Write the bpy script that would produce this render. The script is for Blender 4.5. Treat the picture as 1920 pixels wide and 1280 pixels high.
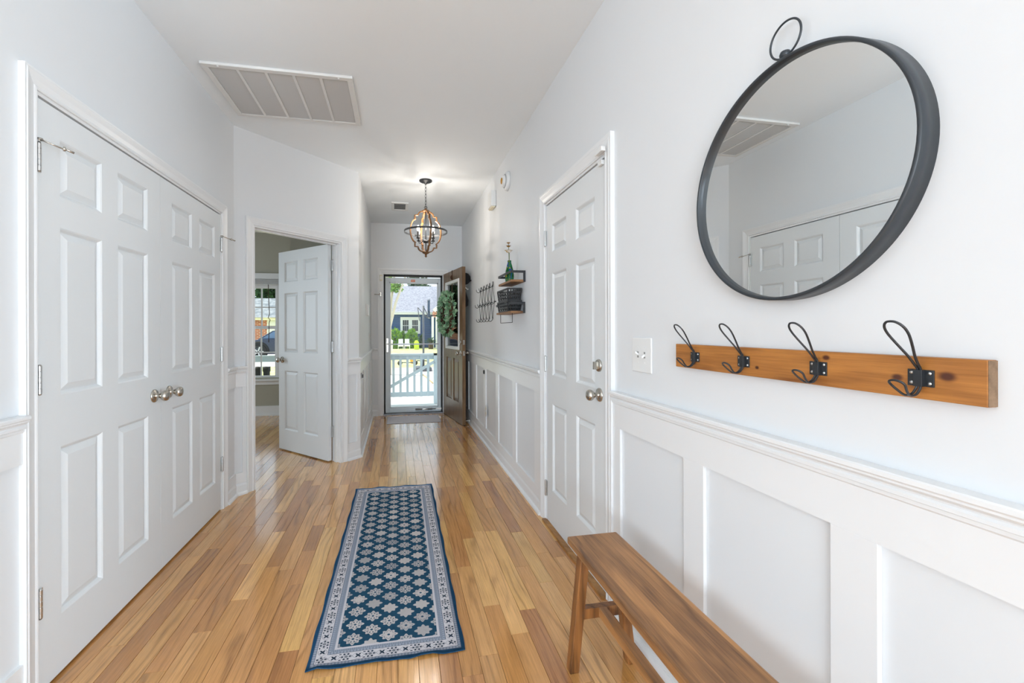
import bpy, math, random
from mathutils import Vector as V, Matrix
PI = math.pi
random.seed(7)
for o in list(bpy.data.objects): bpy.data.objects.remove(o)
sc = bpy.context.scene
col = sc.collection

# ------------------------------------------------------------------ camera
F_PX, CXP, HYP, YAW, ROLL, CAM_H = 807.23, 899.63, 616.6, math.radians(10.8785), 0.0028, 1.233
cd = bpy.data.cameras.new('camera'); cam = bpy.data.objects.new('camera', cd); col.objects.link(cam)
cd.sensor_width = 36.0; cd.lens = F_PX / 1920 * 36
cd.shift_x = (960 - CXP) / 1920; cd.shift_y = -(640 - HYP) / 1920
cd.clip_start = 0.02; cd.clip_end = 400
cam.matrix_world = Matrix.Translation((0, 0, CAM_H)) @ Matrix.Rotation(-YAW, 4, 'Z') @ Matrix.Rotation(PI / 2, 4, 'X') @ Matrix.Rotation(-ROLL, 4, 'Z')
sc.camera = cam

# ------------------------------------------------------------------ sky, sun, daylight, exposure
w = bpy.data.worlds.new('world'); sc.world = w; w.use_nodes = True
bg = w.node_tree.nodes['Background']; bg.inputs[0].default_value = (0.76, 0.88, 1.0, 1); bg.inputs[1].default_value = 0.95
def sun(elev, azim, strength):
    d = bpy.data.lights.new('sun', 'SUN'); d.energy = strength; d.angle = 0.01; d.color = (1, .95, .87)
    o = bpy.data.objects.new('sun', d); col.objects.link(o)
    dr = V((math.cos(elev) * math.sin(azim), math.cos(elev) * math.cos(azim), math.sin(elev)))   # towards the sun
    o.rotation_euler = (-dr).to_track_quat('-Z', 'Y').to_euler()
sun(math.radians(58), math.radians(-62), 2.75)
def area(name, loc, direction, sx, sy, power, color):
    d = bpy.data.lights.new(name, 'AREA'); d.shape = 'RECTANGLE'; d.size = sx; d.size_y = sy; d.energy = power; d.color = color
    o = bpy.data.objects.new(name, d); col.objects.link(o); o.location = loc
    o.rotation_euler = V(direction).to_track_quat('-Z', 'Z').to_euler()
    return o
# living room daylight behind the camera: back window lamp, then added fill lamps
DAY = (0.74, 0.878, 1.0)
area('daylight_window_back', (-1.9, -5.50, 1.40), (0, 1, .38), 2.6, 1.8, 216, DAY)
area('fill_light_left', (-4.10, -.25, 1.45), (1, .0, 0), 2.6, 1.9, 13, DAY)  # unseen lamp added to lift the right wall
area('fill_light_right', (3.48, -3.3, 1.40), (-1, .15, .38), 4.0, 1.8, 335, DAY)  # unseen lamp added to brighten the closet side of the hall
area('fill_light_bedroom', (-4.22, 4.9, 1.4), (1, 0, 0), 1.4, 1.3, 22, DAY)  # unseen lamp added to brighten the bedroom; the wall has no window
sc.view_settings.view_transform = 'Standard'; sc.view_settings.look = 'None'
sc.view_settings.exposure = 0.74; sc.view_settings.gamma = 1.0; sc.view_settings.use_curve_mapping = False

# ------------------------------------------------------------------ node helpers
class X:
    def __init__(s, nt, sock): s.nt, s.s = nt, sock
    def _m(s, op, *a):
        n = s.nt.nodes.new('ShaderNodeMath'); n.operation = op
        for i, q in enumerate((s,) + a):
            if isinstance(q, X): s.nt.links.new(q.s, n.inputs[i])
            else: n.inputs[i].default_value = q
        return X(s.nt, n.outputs[0])
    def __add__(s, o): return s._m('ADD', o)
    __radd__ = __add__
    def __sub__(s, o): return s._m('SUBTRACT', o)
    def __rsub__(s, o): return s._m('MULTIPLY', -1.0)._m('ADD', o)
    def __mul__(s, o): return s._m('MULTIPLY', o)
    __rmul__ = __mul__
    def __truediv__(s, o): return s._m('DIVIDE', o)
    def __gt__(s, o): return s._m('GREATER_THAN', o)
    def __lt__(s, o): return s._m('LESS_THAN', o)
    def abs(s): return s._m('ABSOLUTE')
    def floor(s): return s._m('FLOOR')
    def fract(s): return s._m('FRACT')
    def sin(s): return s._m('SINE')
    def cos(s): return s._m('COSINE')
    def sqrt(s): return s._m('SQRT')
    def pow(s, o): return s._m('POWER', o)
    def min(s, o): return s._m('MINIMUM', o)
    def max(s, o): return s._m('MAXIMUM', o)
    def atan2(s, o): return s._m('ARCTAN2', o)
    def smooth(s, a, b):
        n = s.nt.nodes.new('ShaderNodeMapRange'); n.interpolation_type = 'SMOOTHSTEP'
        s.nt.links.new(s.s, n.inputs[0]); n.inputs[1].default_value = a; n.inputs[2].default_value = b
        return X(s.nt, n.outputs[0])
def srgb(r, g, b):
    f = lambda c: (c / 255 / 12.92) if c / 255 <= .04045 else ((c / 255 + .055) / 1.055) ** 2.4
    return (f(r), f(g), f(b), 1)
def newmat(name, color=(.8, .8, .8, 1), rough=.5, metal=0.0, spec=.5, coat=0.0, coat_rough=.1, emit=None, emit_s=0):
    m = bpy.data.materials.new(name); m.use_nodes = True
    b = m.node_tree.nodes['Principled BSDF']
    b.inputs['Base Color'].default_value = color; b.inputs['Roughness'].default_value = rough; b.inputs['Metallic'].default_value = metal
    b.inputs['Specular IOR Level'].default_value = spec; b.inputs['Coat Weight'].default_value = coat; b.inputs['Coat Roughness'].default_value = coat_rough
    if emit: b.inputs['Emission Color'].default_value = emit; b.inputs['Emission Strength'].default_value = emit_s
    return m, m.node_tree, b
def coords(nt):
    t = nt.nodes.new('ShaderNodeTexCoord'); s = nt.nodes.new('ShaderNodeSeparateXYZ'); nt.links.new(t.outputs['Object'], s.inputs[0])
    return [X(nt, s.outputs[i]) for i in range(3)]
def vec(nt, x, y, z):
    c = nt.nodes.new('ShaderNodeCombineXYZ')
    for i, q in enumerate((x, y, z)):
        if isinstance(q, X): nt.links.new(q.s, c.inputs[i])
        else: c.inputs[i].default_value = q
    return c.outputs[0]
def noise(nt, v, scale=1, detail=3, rough=.5, dist=0):
    n = nt.nodes.new('ShaderNodeTexNoise'); nt.links.new(v, n.inputs['Vector'])
    n.inputs['Scale'].default_value = scale; n.inputs['Detail'].default_value = detail; n.inputs['Roughness'].default_value = rough; n.inputs['Distortion'].default_value = dist
    return X(nt, n.outputs['Fac'])
def white(nt, v):
    n = nt.nodes.new('ShaderNodeTexWhiteNoise'); n.noise_dimensions = '3D'; nt.links.new(v, n.inputs['Vector']); return X(nt, n.outputs['Value'])
def mix(nt, fac, a, b, mode='MIX'):
    n = nt.nodes.new('ShaderNodeMix'); n.data_type = 'RGBA'; n.blend_type = mode
    if isinstance(fac, X): nt.links.new(fac.s, n.inputs['Factor'])
    else: n.inputs['Factor'].default_value = fac
    for k, q in ((6, a), (7, b)):
        if isinstance(q, (tuple, list)): n.inputs[k].default_value = q
        else: nt.links.new(q, n.inputs[k])
    return n.outputs[2]
def bump(nt, b, h, strength=.2, dist=.002):
    n = nt.nodes.new('ShaderNodeBump'); n.inputs['Strength'].default_value = strength; n.inputs['Distance'].default_value = dist
    nt.links.new(h.s, n.inputs['Height']); nt.links.new(n.outputs[0], b.inputs['Normal'])
def setcol(nt, b, c): nt.links.new(c, b.inputs['Base Color'])
M = {}
def simple(key, color, rough=.5, **k): M[key] = newmat(key, color, rough, **k)[0]

def paint(key, color, rough, sc_=260, st=.12):
    m, nt, b = newmat(key, color, rough)
    if st: x, y, z = coords(nt); bump(nt, b, noise(nt, vec(nt, x, y, z), sc_, 1), st, .001)
    M[key] = m
paint('wall_paint', (.80, .81, .82, 1), .55, 260, 0)
paint('bedroom_paint', srgb(176, 172, 156), .6, 260, 0)
paint('ceiling_paint', (.915, .95, .975, 1), .8, 180, 0)
paint('trim_white', (.86, .86, .86, 1), .30, 60, .0)
def door_white(key, color):
    m, nt, b = newmat(key, color, .45); x, y, z = coords(nt)
    bump(nt, b, noise(nt, vec(nt, x * 120, y * 120, z * 7), 1, 4, .6, .6), .25, .0012); M[key] = m
door_white('door_white', (.80, .815, .82, 1))
simple('plastic_white', (.85, .85, .84, 1), .35); simple('white_gap', (.08, .08, .08, 1), .8)
simple('nickel', (.52, .49, .44, 1), .24, metal=1.0); simple('steel', (.62, .63, .63, 1), .28, metal=1.0); simple('dark_steel', (.22, .22, .23, 1), .35, metal=1.0)
simple('black_metal', (.018, .021, .025, 1), .38, spec=.6); simple('frame_metal', (.026, .033, .041, 1), .36, spec=.6)
simple('black_cloth', (.008, .008, .009, 1), .9); simple('black_plastic', (.02, .021, .023, 1), .45)
simple('mirror_glass', (.87, .89, .885, 1), 0.0, metal=1.0)
simple('storm_white', srgb(214, 221, 224), .35); simple('storm_dark', (.012, .012, .012, 1), .6)
simple('vent_white', (.80, .79, .77, 1), .4); simple('vent_dark', (.30, .295, .29, 1), .8); simple('vent_louvre', (.56, .555, .545, 1), .5)
simple('red_sticker', srgb(214, 96, 62), .5); simple('cream', srgb(236, 226, 196), .5); simple('amber', srgb(196, 140, 40), .3)
simple('rail_paint', srgb(205, 219, 226), .5); simple('concrete', srgb(226, 218, 212), .9); simple('porch_concrete', srgb(208, 214, 216), .8)
simple('white_paint_out', srgb(238, 238, 236), .5); simple('dark_glass', (.05, .06, .07, 1), .08)
simple('tire', (.012, .012, .012, 1), .7); simple('car_blue', srgb(24, 38, 68), .25, coat=.6); simple('alloy', (.5, .52, .55, 1), .3, metal=1.0)
simple('car_window', srgb(92, 118, 150), .1); simple('bark', srgb(206, 196, 172), .8); simple('dark_bark', srgb(92, 76, 58), .9)
simple('vine', srgb(78, 50, 34), .9); simple('chair_white', srgb(245, 240, 240), .6); simple('lime', srgb(206, 224, 60), .6); simple('pole_grey', srgb(82, 88, 98), .45)
simple('orange_toy', srgb(232, 170, 70), .6); simple('hose', srgb(190, 170, 130), .7); simple('rubber', (.75, .74, .70, 1), .6); simple('joint_dark', srgb(70, 44, 24), .8)
simple('screw', (.55, .58, .6, 1), .3, metal=1.0)
simple('bulb_glass', (1, .95, .85, 1), .3, emit=(1, .9, .74, 1), emit_s=9)

def glass(key, tint=(1, 1, 1, 1), ior=1.35):
    m = bpy.data.materials.new(key); m.use_nodes = True; nt = m.node_tree; nt.nodes.clear()
    o = nt.nodes.new('ShaderNodeOutputMaterial'); t = nt.nodes.new('ShaderNodeBsdfTransparent'); g = nt.nodes.new('ShaderNodeBsdfGlossy'); mx = nt.nodes.new('ShaderNodeMixShader'); fr = nt.nodes.new('ShaderNodeFresnel')
    fr.inputs[0].default_value = ior; t.inputs[0].default_value = tint; g.inputs['Roughness'].default_value = .01
    nt.links.new(fr.outputs[0], mx.inputs[0]); nt.links.new(t.outputs[0], mx.inputs[1]); nt.links.new(g.outputs[0], mx.inputs[2]); nt.links.new(mx.outputs[0], o.inputs[0]); M[key] = m
glass('clear_glass', (.97, .985, .98, 1)); glass('door_glass', (.93, .96, .95, 1), ior=1.9)

# oak planks: tone from the plank's own colour, grain along y
def plank_mat():
    m, nt, b = newmat('oak_plank', rough=.2, coat=.7, coat_rough=.12); x, y, z = coords(nt)
    oi = nt.nodes.new('ShaderNodeObjectInfo'); r = X(nt, oi.outputs['Random'])
    xx = x + r * 37.0; yy = y + r * 91.0
    warp = noise(nt, vec(nt, xx * 5, yy * .9, r * 9), 1, 2) - .5
    rings = ((xx * 170 + warp * 46).sin() * .5 + .5).pow(4.0)
    fine = noise(nt, vec(nt, xx * 190, yy * 5, 0.0), 1, 4, .7)
    big = noise(nt, vec(nt, xx * 16, yy * 2.2, r * 5), 1, 3)
    pores = noise(nt, vec(nt, xx * 600, yy * 16, 3.0), 1, 2).smooth(.58, .75)
    f = 1.16 - rings * .36 * noise(nt, vec(nt, xx * 9, yy * 1.5, 7.0), 1, 2).smooth(.38, .62) - (fine - .5) * 1.15 + (big - .5) * .5 - pores * .22
    cc = nt.nodes.new('ShaderNodeCombineColor')
    for i, p in enumerate((1.0, 1.12, 1.3)): nt.links.new(f.max(.2).pow(p).s, cc.inputs[i])
    setcol(nt, b, mix(nt, 1.0, oi.outputs['Color'], cc.outputs[0], 'MULTIPLY'))
    nt.links.new((fine * .10 + .12).s, b.inputs['Roughness'])
    bump(nt, b, fine * .5 + rings * .3, .10, .0008); M['oak_plank'] = m
plank_mat()
def wood(key, dark, light, axis=1, rough=.4, ring=60, strips=0, knots=(), stripw=.034, fine_s=150):
    m, nt, b = newmat(key, rough=rough); c = coords(nt); a = c[axis]; p = c[(axis + 1) % 3]; q = c[(axis + 2) % 3]
    oi = nt.nodes.new('ShaderNodeObjectInfo'); r = X(nt, oi.outputs['Random']) * 10
    sv = None
    if strips:
        sid = (c[strips - 1] / stripw + .37).floor(); sv = white(nt, vec(nt, sid, r.floor(), 0.0)); a = a + sv * 5
    warp = noise(nt, vec(nt, p * 6 + r, a * 1.6, q * 6), 1, 3) - .5
    ringv = 1 - ((p * ring * 2 + q * ring * 1.4 + warp * 26).sin() * .5 + .5).pow(3.0)
    fine = noise(nt, vec(nt, p * fine_s + r, a * 5, q * fine_s), 1, 4, .7)
    big = noise(nt, vec(nt, p * 12, a * 2.5 + r, q * 12), 1, 3)
    f = (ringv * .30 + (fine - .5) * 1.1 + (big - .5) * 1.3 + .28)
    if sv: f = f * .8 + sv * .5 - .15
    cc = mix(nt, f.max(0.0).min(1.0), dark, light)
    for (k0, k1, kr) in knots:           # dark knots in the board
        d = ((a - k0) * (a - k0) * .45 + (c[2] - k1) * (c[2] - k1)).sqrt()
        cc = mix(nt, d.smooth(kr, kr * .3), cc, srgb(82, 40, 22))
    setcol(nt, b, cc); bump(nt, b, fine, .15, .0006); M[key] = m
wood('stained_pine', srgb(120, 68, 26), srgb(206, 138, 66), 1, .42, 55, knots=((-.337, .049, .012), (-.262, .040, .009), (-.125, .068, .008), (.305, .025, .010), (.06, .03, .006)))
wood('board_end', srgb(112, 88, 66), srgb(158, 128, 100), 1, .7, 90)
wood('acacia', srgb(70, 40, 22), srgb(198, 142, 88), 1, .38, 50, strips=1, stripw=.05)
wood('acacia_leg', srgb(78, 46, 22), srgb(176, 116, 62), 2, .4, 60)
wood('front_door_wood', srgb(92, 68, 46), srgb(140, 110, 78), 2, .36, 40)
wood('shelf_wood', srgb(112, 76, 46), srgb(178, 132, 88), 1, .55, 60)
wood('cage_wood', srgb(84, 54, 28), srgb(140, 98, 56), 2, .5, 60)
wood('light_wood', srgb(126, 84, 44), srgb(190, 140, 82), 2, .5, 60)

def rug_mat(W, L):
    m, nt, b = newmat('rug_pattern', rough=.95, spec=.1); x, y, z = coords(nt)
    ax, ay = x.abs(), y.abs(); e = (W / 2 - ax).min(L / 2 - ay)          # distance from the edge
    navy, deep = srgb(28, 66, 96), srgb(24, 58, 78); pale, grey, ink = srgb(206, 203, 208), srgb(158, 166, 182), srgb(44, 58, 74)
    mott = noise(nt, vec(nt, x * 45, y * 45, 0.0), 1, 4, .7)
    # field lattice of eight-petal flowers
    px, py = .1385, .0845
    def flower(ox, oy):
        u = (x / px + ox); v = (y / py + oy); iu, iv = (u + .5).floor(), (v + .5).floor()
        fx, fy = (u - iu) * px, (v - iv) * py
        h = white(nt, vec(nt, iu + ox * 3, iv + oy * 5, 1.0)); rr = (fx * fx + fy * fy * 1.15).sqrt(); th = fy.atan2(fx)
        lobe = (th * 8).cos()
        edge = .0305 + lobe * .0045 + (th * 4).cos() * .002
        inside = (edge - rr).smooth(-.0006, .0012)
        core = (.0055 - rr).smooth(-.001, .001) * (h > .35)
        spokes = ((th * 8 + PI).cos() > .55) * (rr > .012) * (rr < .0215) * (h > .55)
        outline = ((rr - edge * .72).abs() < .0012) * (h > .3)
        return inside * (1 - core.max(spokes * .9).max(outline * .75)) * ((h * 9.7).fract() * .45 + .6).min(1.0)
    fl = flower(0.0, 0.0).max(flower(.5, .5))
    field = mix(nt, mott, deep, srgb(48, 88, 116))
    field = mix(nt, fl * (mott * .5 + .75).min(1.0), field, srgb(202, 196, 194))
    # border motifs, along the edge
    onx = ((W / 2 - ax) < (L / 2 - ay))
    s = onx * y + (1 - onx) * x; t = e - .0465
    k = (s / .088 + .25); kf = (k.fract() - .5) * .088; kd = (kf * kf + t * t).sqrt(); ka = t.atan2(kf)
    rose = ((ka * 6).cos() * .004 + .015 - kd).smooth(-.001, .001) * (((kd - .0085).abs() > .002) * .8 + .2) * ((ka * 6).cos() * .4 + .7).min(1.0)
    k2 = ((k + .5).fract() - .5) * .088; kd2 = (k2 * k2 + t * t).sqrt(); ka2 = t.atan2(k2)
    small = ((ka2 * 4 + PI).cos() * .004 + .0085 - kd2).smooth(-.001, .001)
    dot = (.0022 - (((k + .25).fract() - .5) * .044).abs().max((t.abs() - .014).abs())).smooth(-.0005, .0005)
    vine = (((s * 71.4).sin() * .016 - t).abs() < .0011) + (((s * 71.4).sin() * -.016 - t).abs() < .0011)
    bor = mix(nt, rose.max(small).max(dot).max(vine * .55).min(1.0), mix(nt, mott, srgb(196, 194, 202), srgb(222, 218, 220)), ink)
    dash = ((s * 520).sin() > .2)
    g1 = mix(nt, dash * .35, grey, ink); g2 = mix(nt, ((s * 900).sin() > 0) * .5, srgb(120, 132, 150), srgb(184, 186, 196))
    c = mix(nt, e > .011, mix(nt, mott, navy, srgb(36, 84, 122)), g1)
    c = mix(nt, (e > .011) * (e < .014), c, srgb(60, 84, 112))
    c = mix(nt, e > .0245, c, ink); c = mix(nt, e > .026, c, bor); c = mix(nt, e > .067, c, ink); c = mix(nt, e > .0685, c, g1)
    c = mix(nt, e > .078, c, g2); c = mix(nt, e > .089, c, pale); c = mix(nt, e > .0985, c, field)
    setcol(nt, b, c); bump(nt, b, noise(nt, vec(nt, x, y, z), 900, 2), .35, .001); M['rug_pattern'] = m
def speckle(key, c1, c2, scale, rough=.9, bs=.3, detail=4):
    m, nt, b = newmat(key, rough=rough); x, y, z = coords(nt); n = noise(nt, vec(nt, x, y, z), scale, detail, .65)
    setcol(nt, b, mix(nt, n.smooth(.3, .7), c1, c2)); bump(nt, b, n, bs, .003); M[key] = m
speckle('mat_grey', srgb(196, 190, 193), srgb(222, 217, 219), 160); speckle('grass', srgb(188, 200, 120), srgb(226, 224, 160), 3)
speckle('leaf_bright', srgb(60, 120, 30), srgb(150, 190, 60), 9); speckle('leaf_dark', srgb(28, 62, 34), srgb(70, 112, 60), 5); speckle('leaf_sage', srgb(92, 150, 106), srgb(186, 214, 178), 22, .6)
speckle('shingle', srgb(136, 137, 148), srgb(170, 170, 180), 7, .9); speckle('shingle_light', srgb(112, 120, 126), srgb(168, 172, 174), 3, .9)
def siding(key, c, c2, pitch):
    m, nt, b = newmat(key, c, .6); x, y, z = coords(nt); f = (z / pitch).fract()
    setcol(nt, b, mix(nt, f < .12, c, c2)); bump(nt, b, f, .4, .01); M[key] = m
siding('siding_blue', srgb(26, 78, 132), srgb(16, 52, 96), .17)
def brick():
    m, nt, b = newmat('brick', rough=.9); t = nt.nodes.new('ShaderNodeTexBrick'); x, y, z = coords(nt); nt.links.new(vec(nt, x + y, z, 0.0), t.inputs[0])
    t.inputs['Color1'].default_value = srgb(196, 104, 74); t.inputs['Color2'].default_value = srgb(170, 84, 58); t.inputs['Mortar'].default_value = srgb(220, 200, 186)
    t.inputs['Scale'].default_value = 1; t.inputs['Brick Width'].default_value = .3; t.inputs['Row Height'].default_value = .1; t.inputs['Mortar Size'].default_value = .015
    setcol(nt, b, t.outputs[0]); M['brick'] = m
brick()
def vase_mat():
    m, nt, b = newmat('vase_glass', rough=.12); x, y, z = coords(nt)
    n1 = noise(nt, vec(nt, x * 30, y * 30, z * 14), 1, 2, .5, 1.2); n2 = noise(nt, vec(nt, x * 30, y * 30, z * 14 + 9), 1, 2, .5, 1.2)
    c = mix(nt, n1.smooth(.4, .6), srgb(30, 96, 52), srgb(64, 150, 96)); c = mix(nt, n2.smooth(.50, .56), c, srgb(216, 200, 60)); c = mix(nt, (n1 + n2).smooth(1.04, 1.1), c, srgb(40, 76, 180))
    setcol(nt, b, c); b.inputs['Transmission Weight'].default_value = .35; b.inputs['IOR'].default_value = 1.2; M['vase_glass'] = m
vase_mat()

# ------------------------------------------------------------------ mesh helpers
PM = {}
class MB:
    def __init__(s): s.v, s.f, s.sm = [], [], []
    def add(s, vs, fs, smooth=False):
        k = len(s.v); s.v += [V(p) for p in vs]; s.f += [[i + k for i in q] for q in fs]; s.sm += [smooth] * len(fs); return s
    def box(s, x0, x1, y0, y1, z0, z1):
        return s.add([(x0, y0, z0), (x1, y0, z0), (x1, y1, z0), (x0, y1, z0), (x0, y0, z1), (x1, y0, z1), (x1, y1, z1), (x0, y1, z1)],
                     [(0, 3, 2, 1), (4, 5, 6, 7), (0, 1, 5, 4), (1, 2, 6, 5), (2, 3, 7, 6), (3, 0, 4, 7)])
    def obox(s, o, a, b, c):                       # origin and three edge vectors
        o, a, b, c = V(o), V(a), V(b), V(c)
        if a.cross(b).dot(c) < 0: a, b = b, a
        return s.add([o, o + a, o + a + b, o + b, o + c, o + a + c, o + a + b + c, o + b + c],
                     [(0, 3, 2, 1), (4, 5, 6, 7), (0, 1, 5, 4), (1, 2, 6, 5), (2, 3, 7, 6), (3, 0, 4, 7)])
    def bar(s, p0, p1, w, t, up=(0, 0, 1)):        # rectangular bar between two points
        p0, p1 = V(p0), V(p1); d = (p1 - p0); n = d.normalized(); u = V(up); a = n.cross(u)
        if a.length < 1e-4: a = n.cross(V((1, 0, 0)))
        a.normalize(); b = a.cross(n).normalized()
        return s.obox(p0 - a * w / 2 - b * t / 2, a * w, b * t, d)
    def prism(s, poly, vec_):
        n = len(poly); p = [V(q) for q in poly]; e = V(vec_)
        fs = [list(range(n - 1, -1, -1)), list(range(n, 2 * n))] + [(i, (i + 1) % n, n + (i + 1) % n, n + i) for i in range(n)]
        return s.add(p + [q + e for q in p], fs)
    def tube(s, pts, r, n=8, closed=False, smooth=True, caps=True):
        p = [V(q) for q in pts]; m = len(p); rs = r if isinstance(r, (list, tuple)) else [r] * m
        tan = []
        for i in range(m):
            a = p[(i - 1) % m] if (closed or i) else p[i]; b = p[(i + 1) % m] if (closed or i < m - 1) else p[i]
            tan.append((b - a).normalized())
        ref = V((0, 0, 1)) if abs(tan[0].z) < .9 else V((1, 0, 0)); u = tan[0].cross(ref).normalized(); vs = []
        for i in range(m):
            u = (u - tan[i] * u.dot(tan[i])).normalized(); w_ = tan[i].cross(u)
            for k in range(n): a = 2 * PI * k / n; vs.append(p[i] + (u * math.cos(a) + w_ * math.sin(a)) * rs[i])
        fs = []
        for i in range(m if closed else m - 1):
            j = (i + 1) % m
            for k in range(n): fs.append((i * n + k, i * n + (k + 1) % n, j * n + (k + 1) % n, j * n + k))
        s.add(vs, fs, smooth)
        if not closed and caps:
            k = len(s.v) - len(vs); s.f += [[k + i for i in range(n - 1, -1, -1)], [k + (m - 1) * n + i for i in range(n)]]; s.sm += [False, False]
        return s
    def lathe(s, prof, o, axis=(0, 0, 1), n=20, smooth=True):     # prof: (radius, height along the axis)
        o, ax = V(o), V(axis).normalized(); ref = V((0, 0, 1)) if abs(ax.z) < .9 else V((1, 0, 0)); u = ax.cross(ref).normalized(); w_ = ax.cross(u); vs = []
        for (r, h) in prof:
            for k in range(n): a = 2 * PI * k / n; vs.append(o + ax * h + (u * math.cos(a) + w_ * math.sin(a)) * max(r, 1e-5))
        fs = [(i * n + k, i * n + (k + 1) % n, (i + 1) * n + (k + 1) % n, (i + 1) * n + k) for i in range(len(prof) - 1) for k in range(n)]
        return s.add(vs, fs, smooth)
    def leaf(s, p, d, nrm, L, W):
        d = V(d).normalized(); sd = d.cross(V(nrm)); sd = sd.normalized() if sd.length > 1e-4 else V((1, 0, 0)); p = V(p)
        up = sd.cross(d) * W * .18
        return s.add([p, p + d * L * .4 + sd * W * .5 + up, p + d * L, p + d * L * .4 - sd * W * .5 + up, p + d * L * .45], [(0, 4, 1), (0, 3, 4), (1, 4, 2), (4, 3, 2)])
    def build(s, name, mat, parent=None, local=False, bevel=0, kind=None, color=None):
        me = bpy.data.meshes.new(name); vs = s.v
        if parent is not None and not local: inv = PM[parent.name].inverted(); vs = [inv @ q for q in vs]
        me.from_pydata([tuple(q) for q in vs], [], s.f); me.polygons.foreach_set('use_smooth', s.sm); me.update()
        me.materials.append(M[mat] if isinstance(mat, str) else mat)
        o = bpy.data.objects.new(name, me); col.objects.link(o)
        if parent is not None: o.parent = parent; PM[o.name] = PM[parent.name]
        else: PM[o.name] = Matrix.Identity(4)
        if bevel:
            b = o.modifiers.new('bevel', 'BEVEL'); b.width = bevel; b.segments = 2; b.limit_method = 'ANGLE'; b.angle_limit = math.radians(40)
        if kind: o['kind'] = kind
        if color: o.color = color
        return o
def tag(o, label, cat=None, group=None, kind=None):
    o['label'] = label
    if cat: o['category'] = cat
    if group: o['group'] = group
    if kind: o['kind'] = kind
    return o
def thing(name, label, cat=None, loc=(0, 0, 0), rotz=0, group=None, kind=None):
    o = bpy.data.objects.new(name, None); col.objects.link(o); o.location = loc; o.rotation_euler = (0, 0, rotz); o.empty_display_size = .1
    PM[o.name] = Matrix.Translation(loc) @ Matrix.Rotation(rotz, 4, 'Z'); return tag(o, label, cat, group, kind)
def struct(name, label, loc=(0, 0, 0), rotz=0): return thing(name, label, None, loc, rotz, None, 'structure')
def tree_copy(o, parent=None):
    c = o.copy(); col.objects.link(c); c.parent = parent
    for ch in o.children: tree_copy(ch, c)
    return c

# ------------------------------------------------------------------ dimensions
XR, XL, XF, ZC, YF, YB = .945, -1.188, -.362, 2.75, 6.30, 6.64
D0, D1 = V((-1.188, 3.482, 0)), V((-.362, 4.308, 0))          # ends of the diagonal wall
DU = (D1 - D0).normalized(); DN = V((DU.y, -DU.x, 0)); DL = (D1 - D0).length
DO0, DO1 = .143, .959                                          # doorway along the diagonal wall
WT = .115
YR0, YL0 = .12, 1.30                                          # where the hall walls start

# ------------------------------------------------------------------ room shell
EX_ = V((1, 0, 0))
def wall(name, label, mb, mat='wall_paint'): return tag(mb.build(name, mat), label, None, None, 'structure')
RD0, RD1, DH = 1.826, 2.652, 2.036                             # right door opening
CD0, CD1 = 1.690, 3.245                                        # closet opening
b = MB(); b.box(XR, XR + .2, YR0, RD0, 0, ZC).box(XR, XR + .2, RD1, YF + .15, 0, ZC).box(XR, XR + .2, RD0, RD1, DH, ZC).box(XR + .05, XR + .2, RD0, RD1, 0, DH)
wall_right = wall('wall_right', 'long pale grey right wall of the hallway', b)
b = MB(); b.box(XL - .2, XL, YL0, CD0, 0, ZC).box(XL - .2, XL, CD1, D0.y, 0, ZC).box(XL - .2, XL, CD0, CD1, DH, ZC).box(XL - .2, XL - .05, CD0, CD1, 0, DH)
wall('wall_left', 'pale grey wall around the closet doors', b)
b = MB()
def dbox(mb, u0, u1, w0, w1, z0, z1): return mb.obox(D0 + DU * u0 - DN * w1 + V((0, 0, z0)), DU * (u1 - u0), DN * (w1 - w0), V((0, 0, z1 - z0)))
dbox(b, 0, DO0, 0, WT, 0, ZC); dbox(b, DO1, DL + .0, 0, WT, 0, ZC); dbox(b, DO0, DO1, 0, WT, DH, ZC)
wall('wall_diagonal', 'angled pale wall around the open bedroom doorway', b)
wall('wall_left_far', 'pale left wall beyond the angled corner', MB().box(XF - WT, XF, D1.y - .0, YF + .15, 0, ZC))
FD0, FD1, FDH = -.200, .672, 2.036
wall('wall_front', 'end wall around the front door', MB().box(XF, FD0, YF, YF + .15, 0, ZC).box(FD1, XR, YF, YF + .15, 0, ZC).box(FD0, FD1, YF, YF + .15, FDH, ZC))
# bedroom shell
BW0, BW1, BZ0, BZ1 = -2.55, -1.672, .545, 1.90
b = MB(); b.box(-4.3, BW0, YB, YB + .15, 0, ZC).box(BW1, -1.19, YB, YB + .15, 0, ZC).box(BW0, BW1, YB, YB + .15, 0, BZ0).box(BW0, BW1, YB, YB + .15, BZ1, ZC)
wall('wall_bedroom_front', 'taupe bedroom wall around the window', b, 'bedroom_paint')
wall('wall_bedroom_bump', 'taupe bedroom wall return behind the open door', MB().box(-1.19, XF - WT, 5.2, YB + .15, 0, ZC), 'bedroom_paint')
wall('wall_bedroom_left', 'taupe left wall of the bedroom', MB().box(-4.45, -4.3, 3.2, YB + .15, 0, ZC), 'bedroom_paint')
wall('wall_bedroom_back', 'taupe rear wall of the bedroom', MB().box(-4.45, XL - .2, 3.05, 3.2, 0, ZC), 'bedroom_paint')
wall('wall_bedroom_closet', 'taupe bedroom wall behind the closet', MB().box(XL - .22, XL - .2, 3.2, 3.60, 0, ZC), 'bedroom_paint')
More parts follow.
